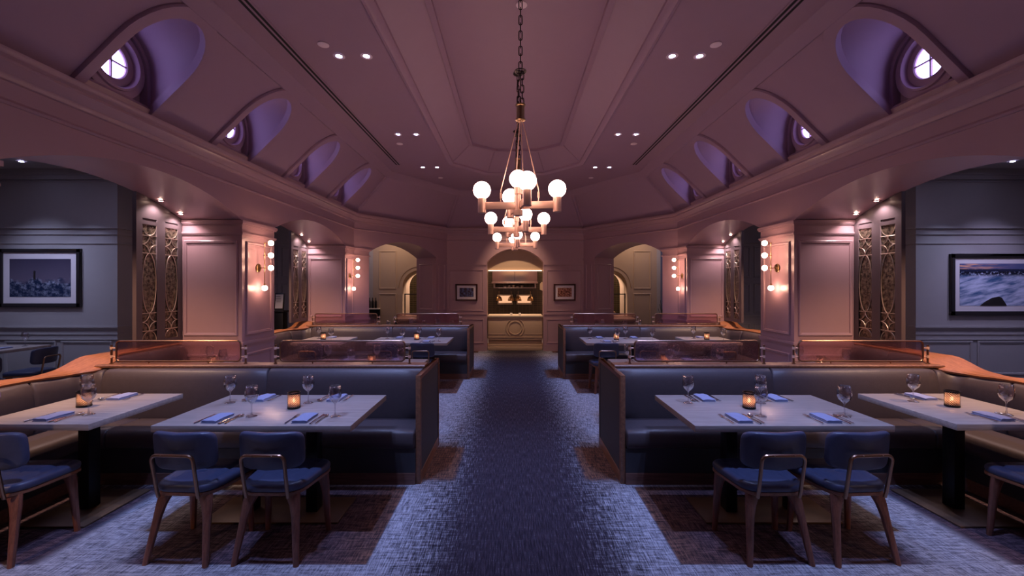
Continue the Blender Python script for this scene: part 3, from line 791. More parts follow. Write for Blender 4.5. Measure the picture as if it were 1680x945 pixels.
# ------------------------------------------------------------------ banquettes
def booth(s, Y0, label, full=True):
    t = thing('banquette', label, 'banquette', (0, Y0-4.01, 0), 0, 'back-to-back banquettes')
    CY, R0, SX = 4.01, .22, 4.07
    XE = .875
    def line(d, h, part):
        if part == 'main': raise ValueError
    def pts(d, h, xs, ys, corner=True):
        """inset path; xs main run stations, ys side stations"""
        r = max(.03, R0-d)
        cx, cy = SX-d-r, CY-h*(d+r)
        out = [(x, CY-h*d) for x in xs]
        if corner:
            out += [(cx+r*math.sin(PI/2*i/6), cy+h*r*math.cos(PI/2*i/6)) for i in range(7)]
        out += [(SX-d, y) for y in ys]
        return out
    def zs(y):   # top of the side run
        if y >= 4.1: return .985
        a = min(1, max(0, (4.08-y)/.32)); a = a*a*(3-2*a)
        return .985-.085*a-(.018*math.exp(-((y-3.62)/.14)**2))
    def zin(y): return zs(y-.14) if y < 4.3 else .985
    def cush(mb, h, xs, ys, corner, prof, zfun=None, inset=.012):
        cols = [pts(d, h, xs, ys, corner) for d, z in prof]
        n = len(cols[0]); secs = []
        dm = sum(p[0] for p in prof)/len(prof); zm = sum(p[1] for p in prof)/len(prof)
        for i in range(n):
            sec = []
            for j, (d, z) in enumerate(prof):
                x, y = cols[j][i]
                zz = z+(zfun(x, y) if zfun and z > .6 else 0)
                sec.append(Vector((s*x, y, zz)))
            secs.append(sec)
        # rounded ends
        def endsec(a, b):
            ctr = sum(a, Vector())/len(a); dirv = (sum(b, Vector())/len(b)-ctr).normalized()
            return [p.lerp(ctr, .16) for p in a], [p+dirv*inset for p in a]
        e0, i0 = endsec(secs[0], secs[1]); e1, i1 = endsec(secs[-1], secs[-2])
        secs = [e0, i0]+secs[1:-1]+[i1, e1] if len(secs) > 2 else [e0, i0, i1, e1]
        mb.loft(secs, closed=True, cap=True)
    backp = [(.045, .44), (.135, .44), (.150, .52), (.148, .70), (.140, .80), (.122, .868), (.095, .893), (.06, .898), (.045, .89)]
    seatp = [(.12, .30), (.455, .30), (.472, .315), (.476, .36), (.474, .42), (.455, .447), (.41, .456), (.13, .452)]
    basep = [(.10, .095), (.452, .095), (.452, .30), (.10, .30)]
    plinp = [(.09, 0), (.462, 0), (.462, .095), (.09, .095)]
    for h, yend in ((1, 2.69), (-1, 5.07)):
        yc = CY-h*R0
        zf = (lambda x, y: (0 if x < 3.7 else (zin(y)-.925)*min(1, (x-3.7)/.25)))
        ysA = [yc-h*(.02+(abs(yend-yc)-.02)*i/8) for i in range(9)]
        brk = CY-h*.56
        y1 = [y for y in [yc-h*(.02+.04*i) for i in range(20)] if (y-brk)*h > .01]+[brk]
        y2 = [brk+(yend-brk)*i/4 for i in range(5)]
        yq = yend
        xr = 3.80
        if h < 0 and not full:
            for xs in ([XE+.005, 1.1, 1.7, 2.1, 2.30], [2.30, 2.6, 3.0, 3.26]):
                m = MB(); cush(m, h, xs, [], False, backp); m.build('back_cushion', 'vinyl', t, smooth=50)
                m = MB(); cush(m, h, xs, [], False, seatp); m.build('seat_cushion', 'vinyl', t, smooth=50)
            m = MB(); cush(m, h, [XE, 2, 3.26], [], False, basep, None, .002); m.build('seat_base', 'vinyl_dark', t)
            m = MB(); cush(m, h, [XE, 2, 3.26], [], False, plinp, None, .002); m.build('plinth', 'plinth', t)
            continue
        for xs, ys, cor in (([XE+.005, 1.1, 1.7, 2.1, 2.30], [], False), ([2.30, 2.5, 3.0, 3.5, 3.70, 3.80], [], False)):
            m = MB(); cush(m, h, xs, ys, False, backp, zf); m.build('back_cushion', 'vinyl', t, smooth=50)
        m = MB(); cush(m, h, [3.80], y1, True, backp, zf); m.build('back_cushion', 'vinyl', t, smooth=50)
        m = MB(); cush(m, h, [], y2, False, backp, zf); m.build('back_cushion', 'vinyl', t, smooth=50)
        for xs in ([XE+.005, 1.2, 2.30], [2.30, 2.8, 3.45]):
            m = MB(); cush(m, h, xs, [], False, seatp); m.build('seat_cushion', 'vinyl', t, smooth=50)
        ysS = [CY-h*(.56+(abs(yend-CY)-.56)*i/3) for i in range(4)]
        m = MB(); cush(m, h, [3.45], ysS, True, seatp); m.build('seat_cushion', 'vinyl', t, smooth=50)
        m = MB(); cush(m, h, [XE, 3.45], ysS, True, basep, None, .002); m.build('seat_base', 'vinyl_dark', t)
        m = MB(); cush(m, h, [XE, 3.45], ysS, True, plinp, None, .002); m.build('plinth', 'plinth', t)
    # aisle end panel with wooden edging
    ya, yb, zt = 3.565, 4.455, .905
    m = MB(); m.b2((s*.84, ya+.03, .09), (s*.872, yb-.03, zt-.03)); m.build('end_panel', 'panel_dark', t)
    m = MB()
    m.b2((s*.835, ya, 0), (s*.876, ya+.035, zt)); m.b2((s*.835, yb-.035, 0), (s*.876, yb, zt))
    m.b2((s*.835, ya+.035, zt-.035), (s*.876, yb-.035, zt)); m.b2((s*.835, ya+.035, 0), (s*.876, yb-.035, .09))
    m.build('panel_edging', 'trimwood', t, .004)
    # spine and wooden caps
    m = MB(); m.b2((s*.876, CY-.05, .1), (s*4.03, CY+.05, .895)); m.build('spine', 'panel_dark', t)
    secs = []
    for x in (.876, 2, 3, 3.6, 3.84, 3.92):
        dz = 0
        secs.append([(s*x, CY-.075, .898+dz), (s*x, CY-.08, .915+dz), (s*x, CY-.07, .925+dz), (s*x, CY+.07, .925+dz), (s*x, CY+.08, .915+dz), (s*x, CY+.075, .898+dz)])
    m = MB(); m.loft(secs, closed=True, cap=True); m.build('top_rail', 'trimwood', t)
    n = 60; ye = 5.07 if full else 4.175; ys = [2.69+(ye-2.69)*i/n for i in range(n+1)]
    def w_in(y):
        e = max(0, 1-abs(y-4.01)/.33); e = max(0, (e-.22)/.78); e = min(1, e*1.35)
        return 4.0-.03*math.exp(-((y-3.62)/.2)**2)-.13*e*e*(3-2*e)
    secs = [[(s*w_in(y), y, zin(y)-.03), (s*(w_in(y)-.01), y, zin(y)-.012), (s*w_in(y), y, zin(y)+.001), (s*4.15, y, zs(y)+.004), (s*4.16, y, zs(y)-.01), (s*4.15, y, zs(y)-.03)] for y in ys]
    m = MB(); m.loft(secs, closed=True, cap=True); m.build('side_rail', 'railwood', t)
    secs = [[(s*4.075, y, 0), (s*4.075, y, zs(y)-.03), (s*4.14, y, zs(y)-.03), (s*4.14, y, 0)] for y in ys]
    m = MB(); m.loft(secs, closed=True, cap=True); m.build('side_partition', 'trimwood', t)
    return t
BY = {0: 4.01, 1: 4.01+PER-.02}
for s in (-1, 1):
    booth(s, BY[0], 'nearer back-to-back banquette with wooden rails, '+SIDE[s])
    booth(s, BY[1], 'farther back-to-back banquette with wooden rails, '+SIDE[s], False)

# glass screens on the banquette spines
def glass_screen():
    t = thing('glass_screen', '', 'glass screen', (0, 0, 0), 0, 'rose glass screens on the banquettes')
    w, h, z0 = 1.17, .19, .022
    r = .035; pts = []
    for cx, cz, a0 in ((w/2-r, z0+h-r, 0), (-w/2+r, z0+h-r, PI/2), (-w/2+r, z0+r, PI), (w/2-r, z0+r, 1.5*PI)):
        pts += [(cx+r*math.cos(a0+PI/2*i/5), 0, cz+r*math.sin(a0+PI/2*i/5)) for i in range(6)]
    MB().tube(pts, .008, 8, True).build('frame', 'bronze', t)
    g = MB(); g.prism([(p[0]*.992, z0+h/2+(p[2]-z0-h/2)*.97) for p in pts], lambda a, b, d: (a, d, b), -.003, .003); g.build('pane', 'seeded', t)
    for q in (-1, 1):
        x = q*(w/2+.045)
        po = MB(); po.tube([(x, 0, 0), (x, 0, .175)], .009, 8); po.lathe([(.016, 0), (.016, .006)], (x, 0, 0), 10); p = po.build('post', 'bronze', t)
        for z in (.065, .145):
            c = MB(); c.lathe([(.006, 0), (.006, .04)], (q*(w/2+.002) if q > 0 else -w/2-.042, 0, z), 8, 'X'); c.lathe([(.013, -.012), (.013, .012)], (x, 0, z), 10); c.build('clip', 'brass', p)
        MB().tube([(q*.28, 0, 0), (q*.28, 0, z0)], .006, 6).build('foot', 'bronze', t)
    return t
gs = None
for bi in (0, 1):
    for s in (-1, 1):
        for k, xc in enumerate((1.665, 3.205)):
            lab = 'rose-tinted glass screen on the %s banquette, %s bay, %s' % (('nearer', 'farther')[bi], ('aisle', 'outer')[k], SIDE[s])
            loc = (s*xc, BY[bi], .9262)
            if gs is None:
                gs = glass_screen(); gs.location = loc; gs['label'] = lab
            else: dup(gs, loc, 0, lab)

# ------------------------------------------------------------------ tables and chairs
ZTAB = .752
def make_table(w, d, cols, plate):
    t = thing('dining_table', '', 'table', (0, 0, 0), 0, 'dining tables at the banquettes')
    m = MB(); m.b2((-w/2, -d/2, ZTAB-.042), (w/2, d/2, ZTAB)); m.build('tabletop', 'tabletop', t, .003)
    px, pw, pd = plate
    for x in cols:
        MB().b2((x-.04, -.045, .014), (x+.04, .045, ZTAB-.055)).build('column', 'black', t, .003)
    MB().b2((px-pw/2, -pd/2, 0), (px+pw/2, pd/2, .014)).build('base_plate', 'plate', t, .004)
    MB().b2((px-pw/2+.05, -.2, ZTAB-.056), (px+pw/2-.05, .2, ZTAB-.042)).build('support_plate', 'black', t)
    return t
t4 = make_table(1.29, .78, (-.23, .23), (0, .95, .36))
t2 = make_table(.78, .80, (.0,), (0, .46, .54))
t1 = make_table(.62, .60, (.0,), (0, .40, .40))
ROWS = ['front-row', 'second-row', 'third-row', 'rear-row']
ROWY = [3.14, 4.89, 3.14+PER-.02, 4.89+PER-.02]
XT4, XT2 = 1.755, 3.22
TAB = {}
u4 = u2 = False
for r in range(4):
    for s in (-1, 1):
        for kind, xx in (('four-seat', XT4), ('two-seat', XT2)):
            yy = ROWY[r]+(.04 if kind == 'two-seat' and r % 2 == 0 else 0)
            if kind == 'two-seat' and r == 1: xx, yy = 3.39, 4.78
            if kind == 'two-seat' and r == 3: xx, yy = 2.74, 8.79
            lab = '%s %s table with greige wood top, %s' % (ROWS[r], kind, SIDE[s])
            loc = (s*xx, yy, 0)
            if kind == 'four-seat':
                if not u4: o = t4; o.location = loc; o['label'] = lab; u4 = True
                else: o = dup(t4, loc, 0, lab)
            else:
                if r == 1 and s < 0: o = t1; o.location = loc; o['label'] = lab
                elif r % 2: o = dup(t1, loc, 0, lab)
                elif not u2: o = t2; o.location = loc; o['label'] = lab; u2 = True
                else: o = dup(t2, loc, 0, lab)
            TAB[(r, s, kind)] = loc

def rrect(w0, w1, y0, y1, r, n=5):
    """rounded trapezoid outline, w0 rear half width, w1 front half width"""
    P = [(-w0, y0), (w0, y0), (w1, y1), (-w1, y1)]; out = []
    for i in range(4):
        p = Vector(P[i]); a = (Vector(P[i-1])-p).normalized(); b = (Vector(P[(i+1) % 4])-p).normalized()
        A = p+a*r; Bq = p+b*r
        for k in range(n+1):
            tq = k/n; out.append(tuple(A*(1-tq)**2+p*2*tq*(1-tq)+Bq*tq**2))
    return out
def make_chair(light=True):
    t = thing('dining_chair', '', 'chair', (0, 0, 0), 0, 'navy dining chairs')
    # seat pad with quilting
    o = rrect(.182, .232, -.215, .20, .11)
    N = len(o); rows = []; cx, cy = 0, -.0
    def ring(sc_, z, q=False):
        row = []
        for x, y in o:
            X_, Y_ = x*sc_, y*sc_
            zz = z
            if q:
                zz -= .017*(max(0, math.cos((X_)*2*PI/.13))**6*(1 if abs(Y_-.02) < .16 else .2)+.9*math.exp(-((Y_-.02)/.018)**2))*min(1, (1-sc_)*6)
            row.append((X_, Y_, zz))
        return row
    rows = [ring(.93, .412), ring(.985, .418), ring(1.0, .432), ring(.995, .448), ring(.965, .458), ring(.9, .464, True)]
    for k in range(1, 9): rows.append(ring(.9*(1-k/8)+.001, .464+.006*math.sin(PI/2*k/8), True))
    MB().loft(rows, closed=True, cap=True).build('seat', 'leather', t, smooth=60)
    f = rrect(.172, .224, -.205, .195, .10)
    MB().loft([[(x, y, .392) for x, y in f], [(x*1.02, y*1.02, .395) for x, y in f], [(x*1.02, y*1.02, .412) for x, y in f], [(x, y, .414) for x, y in f]], closed=True, cap=True).build('seat_frame', 'trimwood', t)
    for sx_, top, bot in ((-1, (-.188, .115), (-.208, .135)), (1, (.188, .115), (.208, .135)), (-1, (-.140, -.165), (-.186, -.245)), (1, (.140, -.165), (.186, -.245))):
        m = MB(); rows = []
        for k in range(7):
            tq = k/6; x = top[0]+(bot[0]-top[0])*tq; y = top[1]+(bot[1]-top[1])*tq; z = .395*(1-tq)
            hw = .030-.013*tq; hd = .022-.007*tq
            if k == 0: hw = .048; x -= sx_*.018
            if k == 1: hw = .034; x -= sx_*.004
            rows.append([(x+hw*math.cos(a)*(1.0), y+hd*math.sin(a), z) for a in [2*PI*i/10 for i in range(10)]])
        m.loft(rows, closed=True, cap=True); m.build('leg', 'legwood', t)
    # bent tube behind the back
    pts = [(-.125, -.222, .392), (-.126, -.232, .43), (-.128, -.266, .625)]
    for k in range(1, 6): a = PI/2*k/5; pts.append((-.128+.035*(1-math.cos(a)), -.266-.004*k/5, .625+.035*math.sin(a)))
    pts += [(-x, y, z) for x, y, z in reversed(pts)]
    MB().tube(pts, .0105, 8).build('back_tube', 'bronze', t)
    # backrest: curved rounded panel
    m = MB(); nu, nv = 16, 8; fr = []; bk = []
    bw, bh, zc = .197, .114, .668
    out = []
    def surf(u, v, d):
        x = u*bw; z = zc+v*bh
        yv = -.232+.55*x*x*3.0-.10*(z-zc)
        return (x*(1-d*.3), yv+d, z)
    ringo = []
    for k in range(40):
        a = 2*PI*k/40; cxx, szz = math.cos(a), math.sin(a)
        e = .30
        ringo.append((math.copysign(abs(cxx)**e, cxx), math.copysign(abs(szz)**(e+.08), szz)))
    rows = []
    for sc_, d in ((.02, -.016), (.5, -.016), (.9, -.016), (.97, -.012), (1.0, 0), (1.0, .012), (.97, .024), (.9, .03), (.5, .034), (.02, .035)):
        rows.append([surf(u*sc_, v*sc_, d) for u, v in ringo])
    m.loft(rows, closed=True, cap=True); m.build('backrest', 'leather', t, smooth=55)
    for q in (-1, 1):
        MB().sphere((q*.06, -.281, .66), .005, 8, 6).build('stud', 'bronze', t)
    return t
ch = make_chair()
chairs = []
CH = [(-2.045, 2.765, -.06, 'outer'), (-1.525, 2.765, -.02, 'aisle'), (1.515, 2.765, .02, 'aisle'), (2.02, 2.765, .06, 'outer'), (-3.21, 2.74, .05, 'two'), (3.31, 2.70, .0, 'two')]
first = True
for dy, row in ((0, 'front-row'), (PER-.02, 'third-row')):
    for x, y, rz, nm in CH:
        sd = SIDE[-1 if x < 0 else 1]
        if nm == 'two': lab = 'navy chair with bronze back tube at the %s two-seat table, %s' % (row, sd)
        else: lab = 'navy chair with bronze back tube, %s seat of the %s four-seat table, %s' % (nm, row, sd)
        if dy: x += random.uniform(-.006, .006); rz = random.uniform(-.03, .03)
        if dy and nm == 'aisle': x = -1.47 if x < 0 else 1.39
        if dy and nm == 'two': x = 3.2*(1 if x > 0 else -1)
        if first: ch.location = (x, y+dy, 0); ch.rotation_euler = (0, 0, rz); ch['label'] = lab; first = False
        else: dup(ch, (x, y+dy, 0), rz, lab)
# side room table and chairs
st = make_table(1.3, .8, (-.23, .23), (0, .95, .36)); st.location = (-7.85, 6.2, 0); st['label'] = 'dim dining table below the lighthouse picture'; st['group'] = 'side room furniture'
dup(ch, (-6.93, 6.08, 0), PI/2+.15, 'dark chair at the dim table below the lighthouse picture, nearer its open end')
dup(ch, (-6.72, 5.30, 0), .9, 'dark chair at the dim table below the lighthouse picture, cut by the photo edge')

# ------------------------------------------------------------------ table settings
def wine_glass():
    t = thing('wine_glass', '', 'wine glass', group='stemmed wine glasses')
    pr = [(.001, .003), (.020, .004), (.034, .002), (.036, 0), (.036, .0015), (.020, .0065), (.006, .012), (.0042, .03), (.004, .075), (.006, .088), (.018, .100), (.034, .117), (.042, .138), (.0435, .155), (.040, .185), (.035, .212),
          (.0342, .212), (.0392, .185), (.0427, .155), (.0412, .138), (.0332, .118), (.017, .102), (.001, .097)]
    m = MB()
    rows = [[(r*math.cos(2*PI*k/24), r*math.sin(2*PI*k/24), z) for k in range(24)] for r, z in pr]
    m.loft(rows, closed=True)
    o = m.build('glass_body', 'glass', t, smooth=80)
    return t
wg = None
def one_mesh(mb, name, mat, cat, group, smooth=40, bevel=0):
    o = mb.build(name, mat, smooth=smooth, bevel=bevel); o['category'] = cat; o['group'] = group; return o
def mk_glass():
    pr = [(.020, .0045), (.034, .002), (.036, 0), (.036, .0015), (.020, .0065), (.006, .012), (.0042, .03), (.004, .075), (.006, .088), (.018, .100), (.034, .117), (.042, .138), (.0435, .155), (.040, .185), (.035, .212),
          (.0342, .212), (.0392, .185), (.0427, .155), (.0412, .138), (.0332, .118), (.017, .102), (.001, .097)]
    m = MB(); rows = [[(r*math.cos(2*PI*k/24), r*math.sin(2*PI*k/24), z) for k in range(24)] for r, z in pr]
    m.loft(rows, closed=True)
    return one_mesh(m, 'wine_glass', 'glass', 'wine glass', 'stemmed wine glasses', 80)
def mk_napkin():
    t = thing('napkin', '', 'napkin', group='folded blue napkins')
    m = MB()
    n = 8
    def layer(z0, z1, sc_, dx):
        top = [[(-.05*sc_+dx+.10*sc_*i/n, -.09+.18*j/n, z1-.004*(abs(2*i/n-1)**6)-.003*(abs(2*j/n-1)**6)+.0012*math.sin(i*1.3+j)) for i in range(n+1)] for j in range(n+1)]
        m.loft(top)
        per = [top[0][i] for i in range(n+1)]+[top[j][n] for j in range(1, n+1)]+[top[n][i] for i in range(n-1, -1, -1)]+[top[j][0] for j in range(n-1, 0, -1)]
        m.loft([per, [(x, y, z0) for x, y, z in per]], closed=True)
        m.add([(x, y, z0) for x, y, z in per], [tuple(range(len(per)))])
    layer(0, .011, 1.0, 0); layer(.0105, .021, .98, .001)
    m.build('folded_cloth', 'napkin', t, smooth=60)
    MB().b2((-.045, -.0905, .0085), (.0505, .0903, .0125)).build('inner_fold', 'napkin_in', t)
    return t
def mk_fork():
    m = MB()
    m.tube([(0, -.095, .004), (0, -.05, .005), (0, .02, .007), (0, .045, .006)], .004, 6, rad=[.0055, .0045, .003, .004])
    m.box((0, .053, .005), (.02, .02, .003))
    for k in range(4): m.box((-.0085+.0057*k, .082, .006), (.0028, .045, .0025), 0, .05)
    return one_mesh(m, 'fork', 'cutlery', 'fork', 'table forks')
def mk_knife():
    m = MB(); m.tube([(0, -.11, .005), (0, -.06, .0055), (0, .0, .005)], .005, 6, rad=[.006, .0058, .0045])
    m.prism([(-.004, 0), (.007, .005), (.009, .06), (.006, .10), (-.004, .115)], lambda a, b, d: (a, b, d), .003, .0055)
    return one_mesh(m, 'knife', 'cutlery', 'knife', 'table knives')
def mk_spoon():
    m = MB(); m.tube([(0, -.095, .004), (0, -.03, .006), (0, .05, .007)], .004, 6, rad=[.0055, .0035, .0032])
    rows = []
    for i in range(7):
        r = math.sin(PI/2*i/6)+.01; zz = .003+.006*(r*r)
        rows.append([(.0165*r*math.cos(2*PI*k/14), .072+.026*r*math.sin(2*PI*k/14), zz) for k in range(14)])
    rows += [[(x, y, z+.0018) for x, y, z in q] for q in reversed(rows)]
    m.loft(rows, closed=True, cap=True)
    return one_mesh(m, 'spoon', 'cutlery', 'spoon', 'table spoons')
def mk_candle():
    t = thing('votive_candle', '', 'candle holder', group='lit votive candles on the tables')
    MB().lathe([(.043, 0), (.045, .002), (.045, .012), (.043, .014), (.001, .014)], (0, 0, 0), 24).build('base', 'black', t)
    m = MB(); m.loft([[(.0435*math.cos(2*PI*k/32), .0435*math.sin(2*PI*k/32), z) for k in range(32)] for z in (.012, .112)], closed=True)
    m.build('pierced_shell', 'votive', t, smooth=80)
    MB().loft([[(r*math.cos(2*PI*k/28), r*math.sin(2*PI*k/28), z) for k in range(28)] for r, z in ((.0455, .108), (.0455, .118), (.041, .118), (.041, .108))], closed=True, ring=True).build('rim', 'black', t)
    MB().loft([[(r*math.cos(2*PI*k/24), r*math.sin(2*PI*k/24), z) for k in range(24)] for r, z in ((.039, .014), (.039, .104))], closed=True).build('candle_glass', 'frosted', t, smooth=80)
    MB().lathe([(.020, .0), (.020, .03), (.004, .031)], (0, 0, .014), 16).build('candle', 'wax', t)
    MB().lathe([(.001, .012), (.007, .018), (.008, .026), (.004, .040), (.001, .048)], (.0, -.0, .032), 10).build('flame', 'flame', t)
    return t
PROTO = {}
MK = {'glass': mk_glass, 'napkin': mk_napkin, 'fork': mk_fork, 'knife': mk_knife, 'spoon': mk_spoon, 'candle': mk_candle}
def place(kind, loc, rz, label):
    if kind not in PROTO:
        o = MK[kind](); PROTO[kind] = o; o.location = loc; o.rotation_euler = (0, 0, rz); o['label'] = label
    else:
        o = dup(PROTO[kind], loc, rz, label)
    return o
WORD = {'glass': 'stemmed wine glass', 'napkin': 'folded blue napkin', 'fork': 'steel fork', 'knife': 'steel knife', 'spoon': 'steel spoon'}
jr = random.Random(3)
for r in range(4):
    for s in (-1, 1):
        for kind in ('four-seat', 'two-seat'):
            lx, ly, _ = TAB[(r, s, kind)]
            spots = []
            for side in (-1, 1):         # -1 near edge (diner looks +Y), +1 far edge
                bench = (side == 1) == (r % 2 == 0)
                for xo in ((-.295, .285) if kind == 'four-seat' else (.0,)):
                    nm = 'bench' if bench else 'open'
                    if kind == 'four-seat':
                        pl = nm+('-side aisle place' if (xo > 0) == (s < 0) else '-side outer place')
                    else: pl = nm+'-side place'
                    spots.append((xo+jr.uniform(-.015, .015), side, pl))
            for xo, side, pl in spots:
                d = 1 if side < 0 else -1     # diner orientation
                small = kind == 'two-seat' and r % 2 == 1
                x = lx+xo; y = ly+side*(.255 if side < 0 else .27)*(.72 if small else 1)
                rz = 0 if side < 0 else PI
                tail = ' at the %s of the %s %s table, %s' % (pl, ROWS[r], kind, SIDE[s])
                gx = x+d*(.185 if kind == 'four-seat' else .17); gy = y+d*(.065 if side < 0 else .12)*(.6 if small else 1)
                place('glass', (gx+jr.uniform(-.01, .01), gy, ZTAB+.0005), 0, WORD['glass']+tail)
                if r == 3: continue
                j = jr.uniform(-.04, .04)
                place('napkin', (x, y, ZTAB+.001), rz+j-.0, WORD['napkin']+tail)
                place('fork', (x-d*.085, y-d*.01, ZTAB+.001), rz+j, WORD['fork']+tail)
                place('knife', (x+d*.085, y-d*.005, ZTAB+.001), rz+j, WORD['knife']+tail)
                place('spoon', (x+d*.115, y-d*.01, ZTAB+.001), rz+j, WORD['spoon']+tail)
            cx_ = .075 if kind == 'four-seat' else (-.05 if s < 0 else 0.0)
            if kind == 'four-seat' and s > 0: cx_ = -.075
            place('candle', (lx+cx_, ly+(.01 if r % 2 == 0 else .0), ZTAB+.0005), 0, 'lit pierced votive candle on the %s %s table, %s' % (ROWS[r], kind, SIDE[s]))
place('glass', (-7.40, 6.42, ZTAB+.0005), 0, 'stemmed wine glass on the dim table below the lighthouse picture')
place('napkin', (-7.42, 6.15, ZTAB+.001), 0, 'folded napkin on the dim table below the lighthouse picture')

# ------------------------------------------------------------------ chandeliers
def make_chandelier():
    t = thing('chandelier', '', 'chandelier', group='globe chandeliers over the aisle')
    # origin at arm level
    ends = [(-.325, .02, 0), (.305, -.03, 0), (.045, -.30, 0), (-.085, .29, 0)]
    for x, y, _ in ends:
        a = math.atan2(y, x); L = math.hypot(x, y)
        MB().box((x/2, y/2, 0), (L, .022, .062), a).build('arm', 'brass', t, .003)
        so = MB(); so.lathe([(.030, -.062), (.034, -.058), (.034, .062), (.028, .07)], (x, y, 0), 18); sk = so.build('socket', 'brass', t)
        MB().sphere((x, y, .132), .074, 20, 12).build('globe', 'globe', t, smooth=80)
    m = MB(); m.lathe([(.03, -.09), (.04, -.085), (.04, -.04), (.026, -.035), (.026, .09), (.034, .095), (.034, .15), (.028, .155)], (-.02, 0, 0), 18); m.build('stem', 'brass', t)
    MB().sphere((-.02, 0, .222), .074, 20, 12).build('globe', 'globe', t, smooth=80)
    hz = .78
    m = MB(); m.lathe([(.02, -.075), (.042, -.068), (.042, -.055), (.034, -.05), (.034, .05), (.042, .055), (.042, .066), (.02, .07)], (0, 0, hz), 20); m.build('hub', 'dbrass', t)
    for x, y in ((-.165, .01), (.15, -.015), (.022, -.15), (-.045, .15)):
        m = MB(); m.tube([(x*.10, y*.10, hz-.06), (x, y, .13)], .0042, 6); m.tube([(x, y, .13), (x, y, .03)], .0035, 6)
        m.box((x, y, .085), (.018, .006, .05)); m.build('rod', 'brass', t)
    def links(za, zb, x0, y0, mb, ll=.082):
        n = max(1, round((zb-za)/(ll*.80))); st_ = (zb-za)/n
        for i in range(n):
            zc = za+st_*(i+.5); hx = st_*.62; w = .014; pts = []
            for k in range(14):
                a = 2*PI*k/14; lx_ = w*math.cos(a); lz = (hx-w)*(1 if math.sin(a) > 0 else -1)+w*math.sin(a) if abs(math.sin(a)) > .01 else 0
                pts.append((lx_, 0, lz) if i % 2 == 0 else (0, lx_, lz))
            mb.tube([(x0+p[0], y0+p[1], zc+p[2]) for p in pts], .0045, 6, True)
    m = MB(); links(hz+.06, 1.115, -.012, 0, m); links(hz+.06, 1.115, .014, 0, m, .075); links(1.135, 4.195-2.33-.02, 0, 0, m); m.build('chain', 'chain', t)
    m = MB(); m.tube([(.045*math.cos(2*PI*k/20), .045*math.sin(2*PI*k/20), 1.125) for k in range(20)], .006, 6, True); m.box((0, 0, 1.125), (.09, .012, .01)); m.build('ring', 'chain', t)
    MB().lathe([(.055, 0), (.06, -.012), (.03, -.03), (.012, -.035)], (0, 0, 4.2-2.33-.001), 20).build('canopy', 'chain', t)
    return t
cd = make_chandelier()
for i, y in enumerate((3.58, 5.10, 7.0)):
    lab = 'five-globe brass chandelier on chain, %s of the three above the aisle' % ('first and lowest-hung looking', 'middle', 'farthest from the viewer')[i]
    lab = ('five-globe brass chandelier over the front-row tables, largest-looking of three', 'five-globe brass chandelier, middle of the three over the aisle', 'five-globe brass chandelier, last of three before the kitchen arch')[i]
    if i == 0: cd.location = (0, y, 2.33); cd['label'] = lab
    else: dup(cd, (0, y, 2.33), (.12, -.1)[i-1], lab)

# ------------------------------------------------------------------ sconces
def make_sconce():
    """origin on the wall, arm along +X"""
    t = thing('wall_sconce', '', 'wall sconce', group='brass wall sconces on the piers')
    MB().lathe([(.001, 0), (.052, 0), (.055, .006), (.05, .014), (.02, .02), (.001, .022)], (0, 0, 0), 24, 'X').build('wall_plate', 'dbrass', t)
    m = MB(); m.tube([(.015, 0, 0), (.085, 0, 0)], .005, 8); m.tube([(.085, 0, -.22), (.085, 0, .315)], .0045, 8)
    for z in (0, .16, .315): m.tube([(.085, 0, z), (.135, 0, z)], .0045, 8); m.sphere((.085, 0, z), .011, 10, 6); m.lathe([(.012, .118), (.014, .135)], (0, 0, z), 10, 'X')
    m.lathe([(.014, -.225), (.012, -.20)], (.085, 0, 0), 10)
    m.build('bracket', 'dbrass', t)
    for p in ((.165, 0, 0), (.165, 0, .16), (.165, 0, .315), (.085, 0, -.255)):
        MB().sphere(p, .033, 14, 8).build('bulb', 'bulb', t, smooth=80)
    return t
ws = None
for y, z, nm in ((5.42, 1.885, 'nearer'), (8.46, 1.86, 'farther')):
    for s in (-1, 1):
        lab = 'four-bulb brass sconce on the %s pier, %s' % (nm, SIDE[s]); loc = (s*HW, y, z)
        if ws is None: ws = make_sconce(); ws.location = loc; ws.rotation_euler = (0, 0, 0 if s < 0 else PI); ws['label'] = lab
        else: dup(ws, loc, 0 if s < 0 else PI, lab)

# ------------------------------------------------------------------ ceiling fittings
def make_down():
    t = thing('downlight', '', 'downlight', group='cool downlights in the flat ceiling')
    MB().loft([[(r*math.cos(2*PI*k/20), r*math.sin(2*PI*k/20), z) for k in range(20)] for r, z in ((.055, 0), (.058, -.004), (.036, -.006), (.029, -.002))], closed=True).build('trim_ring', 'speaker', t)
    MB().lathe([(.001, -.001), (.029, -.001), (.029, -.0025), (.001, -.0025)], (0, 0, 0), 20).build('lens', 'led', t)
    return t
dl = None
DN = []
for y, nm in ((2.2, 'first'), (4.2, 'second'), (6.36, 'third'), (8.12, 'fourth')):
    for s in (-1, 1):
        for x, w in ((1.775, 'outer'), (1.505, 'inner')):
            DN.append((s*x, y, nm, w, s))
for x, y, nm, w, s in DN:
    lab = 'small cool downlight, %s of the %s pair along the ceiling, %s' % (w, nm, SIDE[s]); loc = (x, y, ZF-.001)
    if dl is None: dl = make_down(); dl.location = loc; dl['label'] = lab
    else: dup(dl, loc, 0, lab)
sp = None
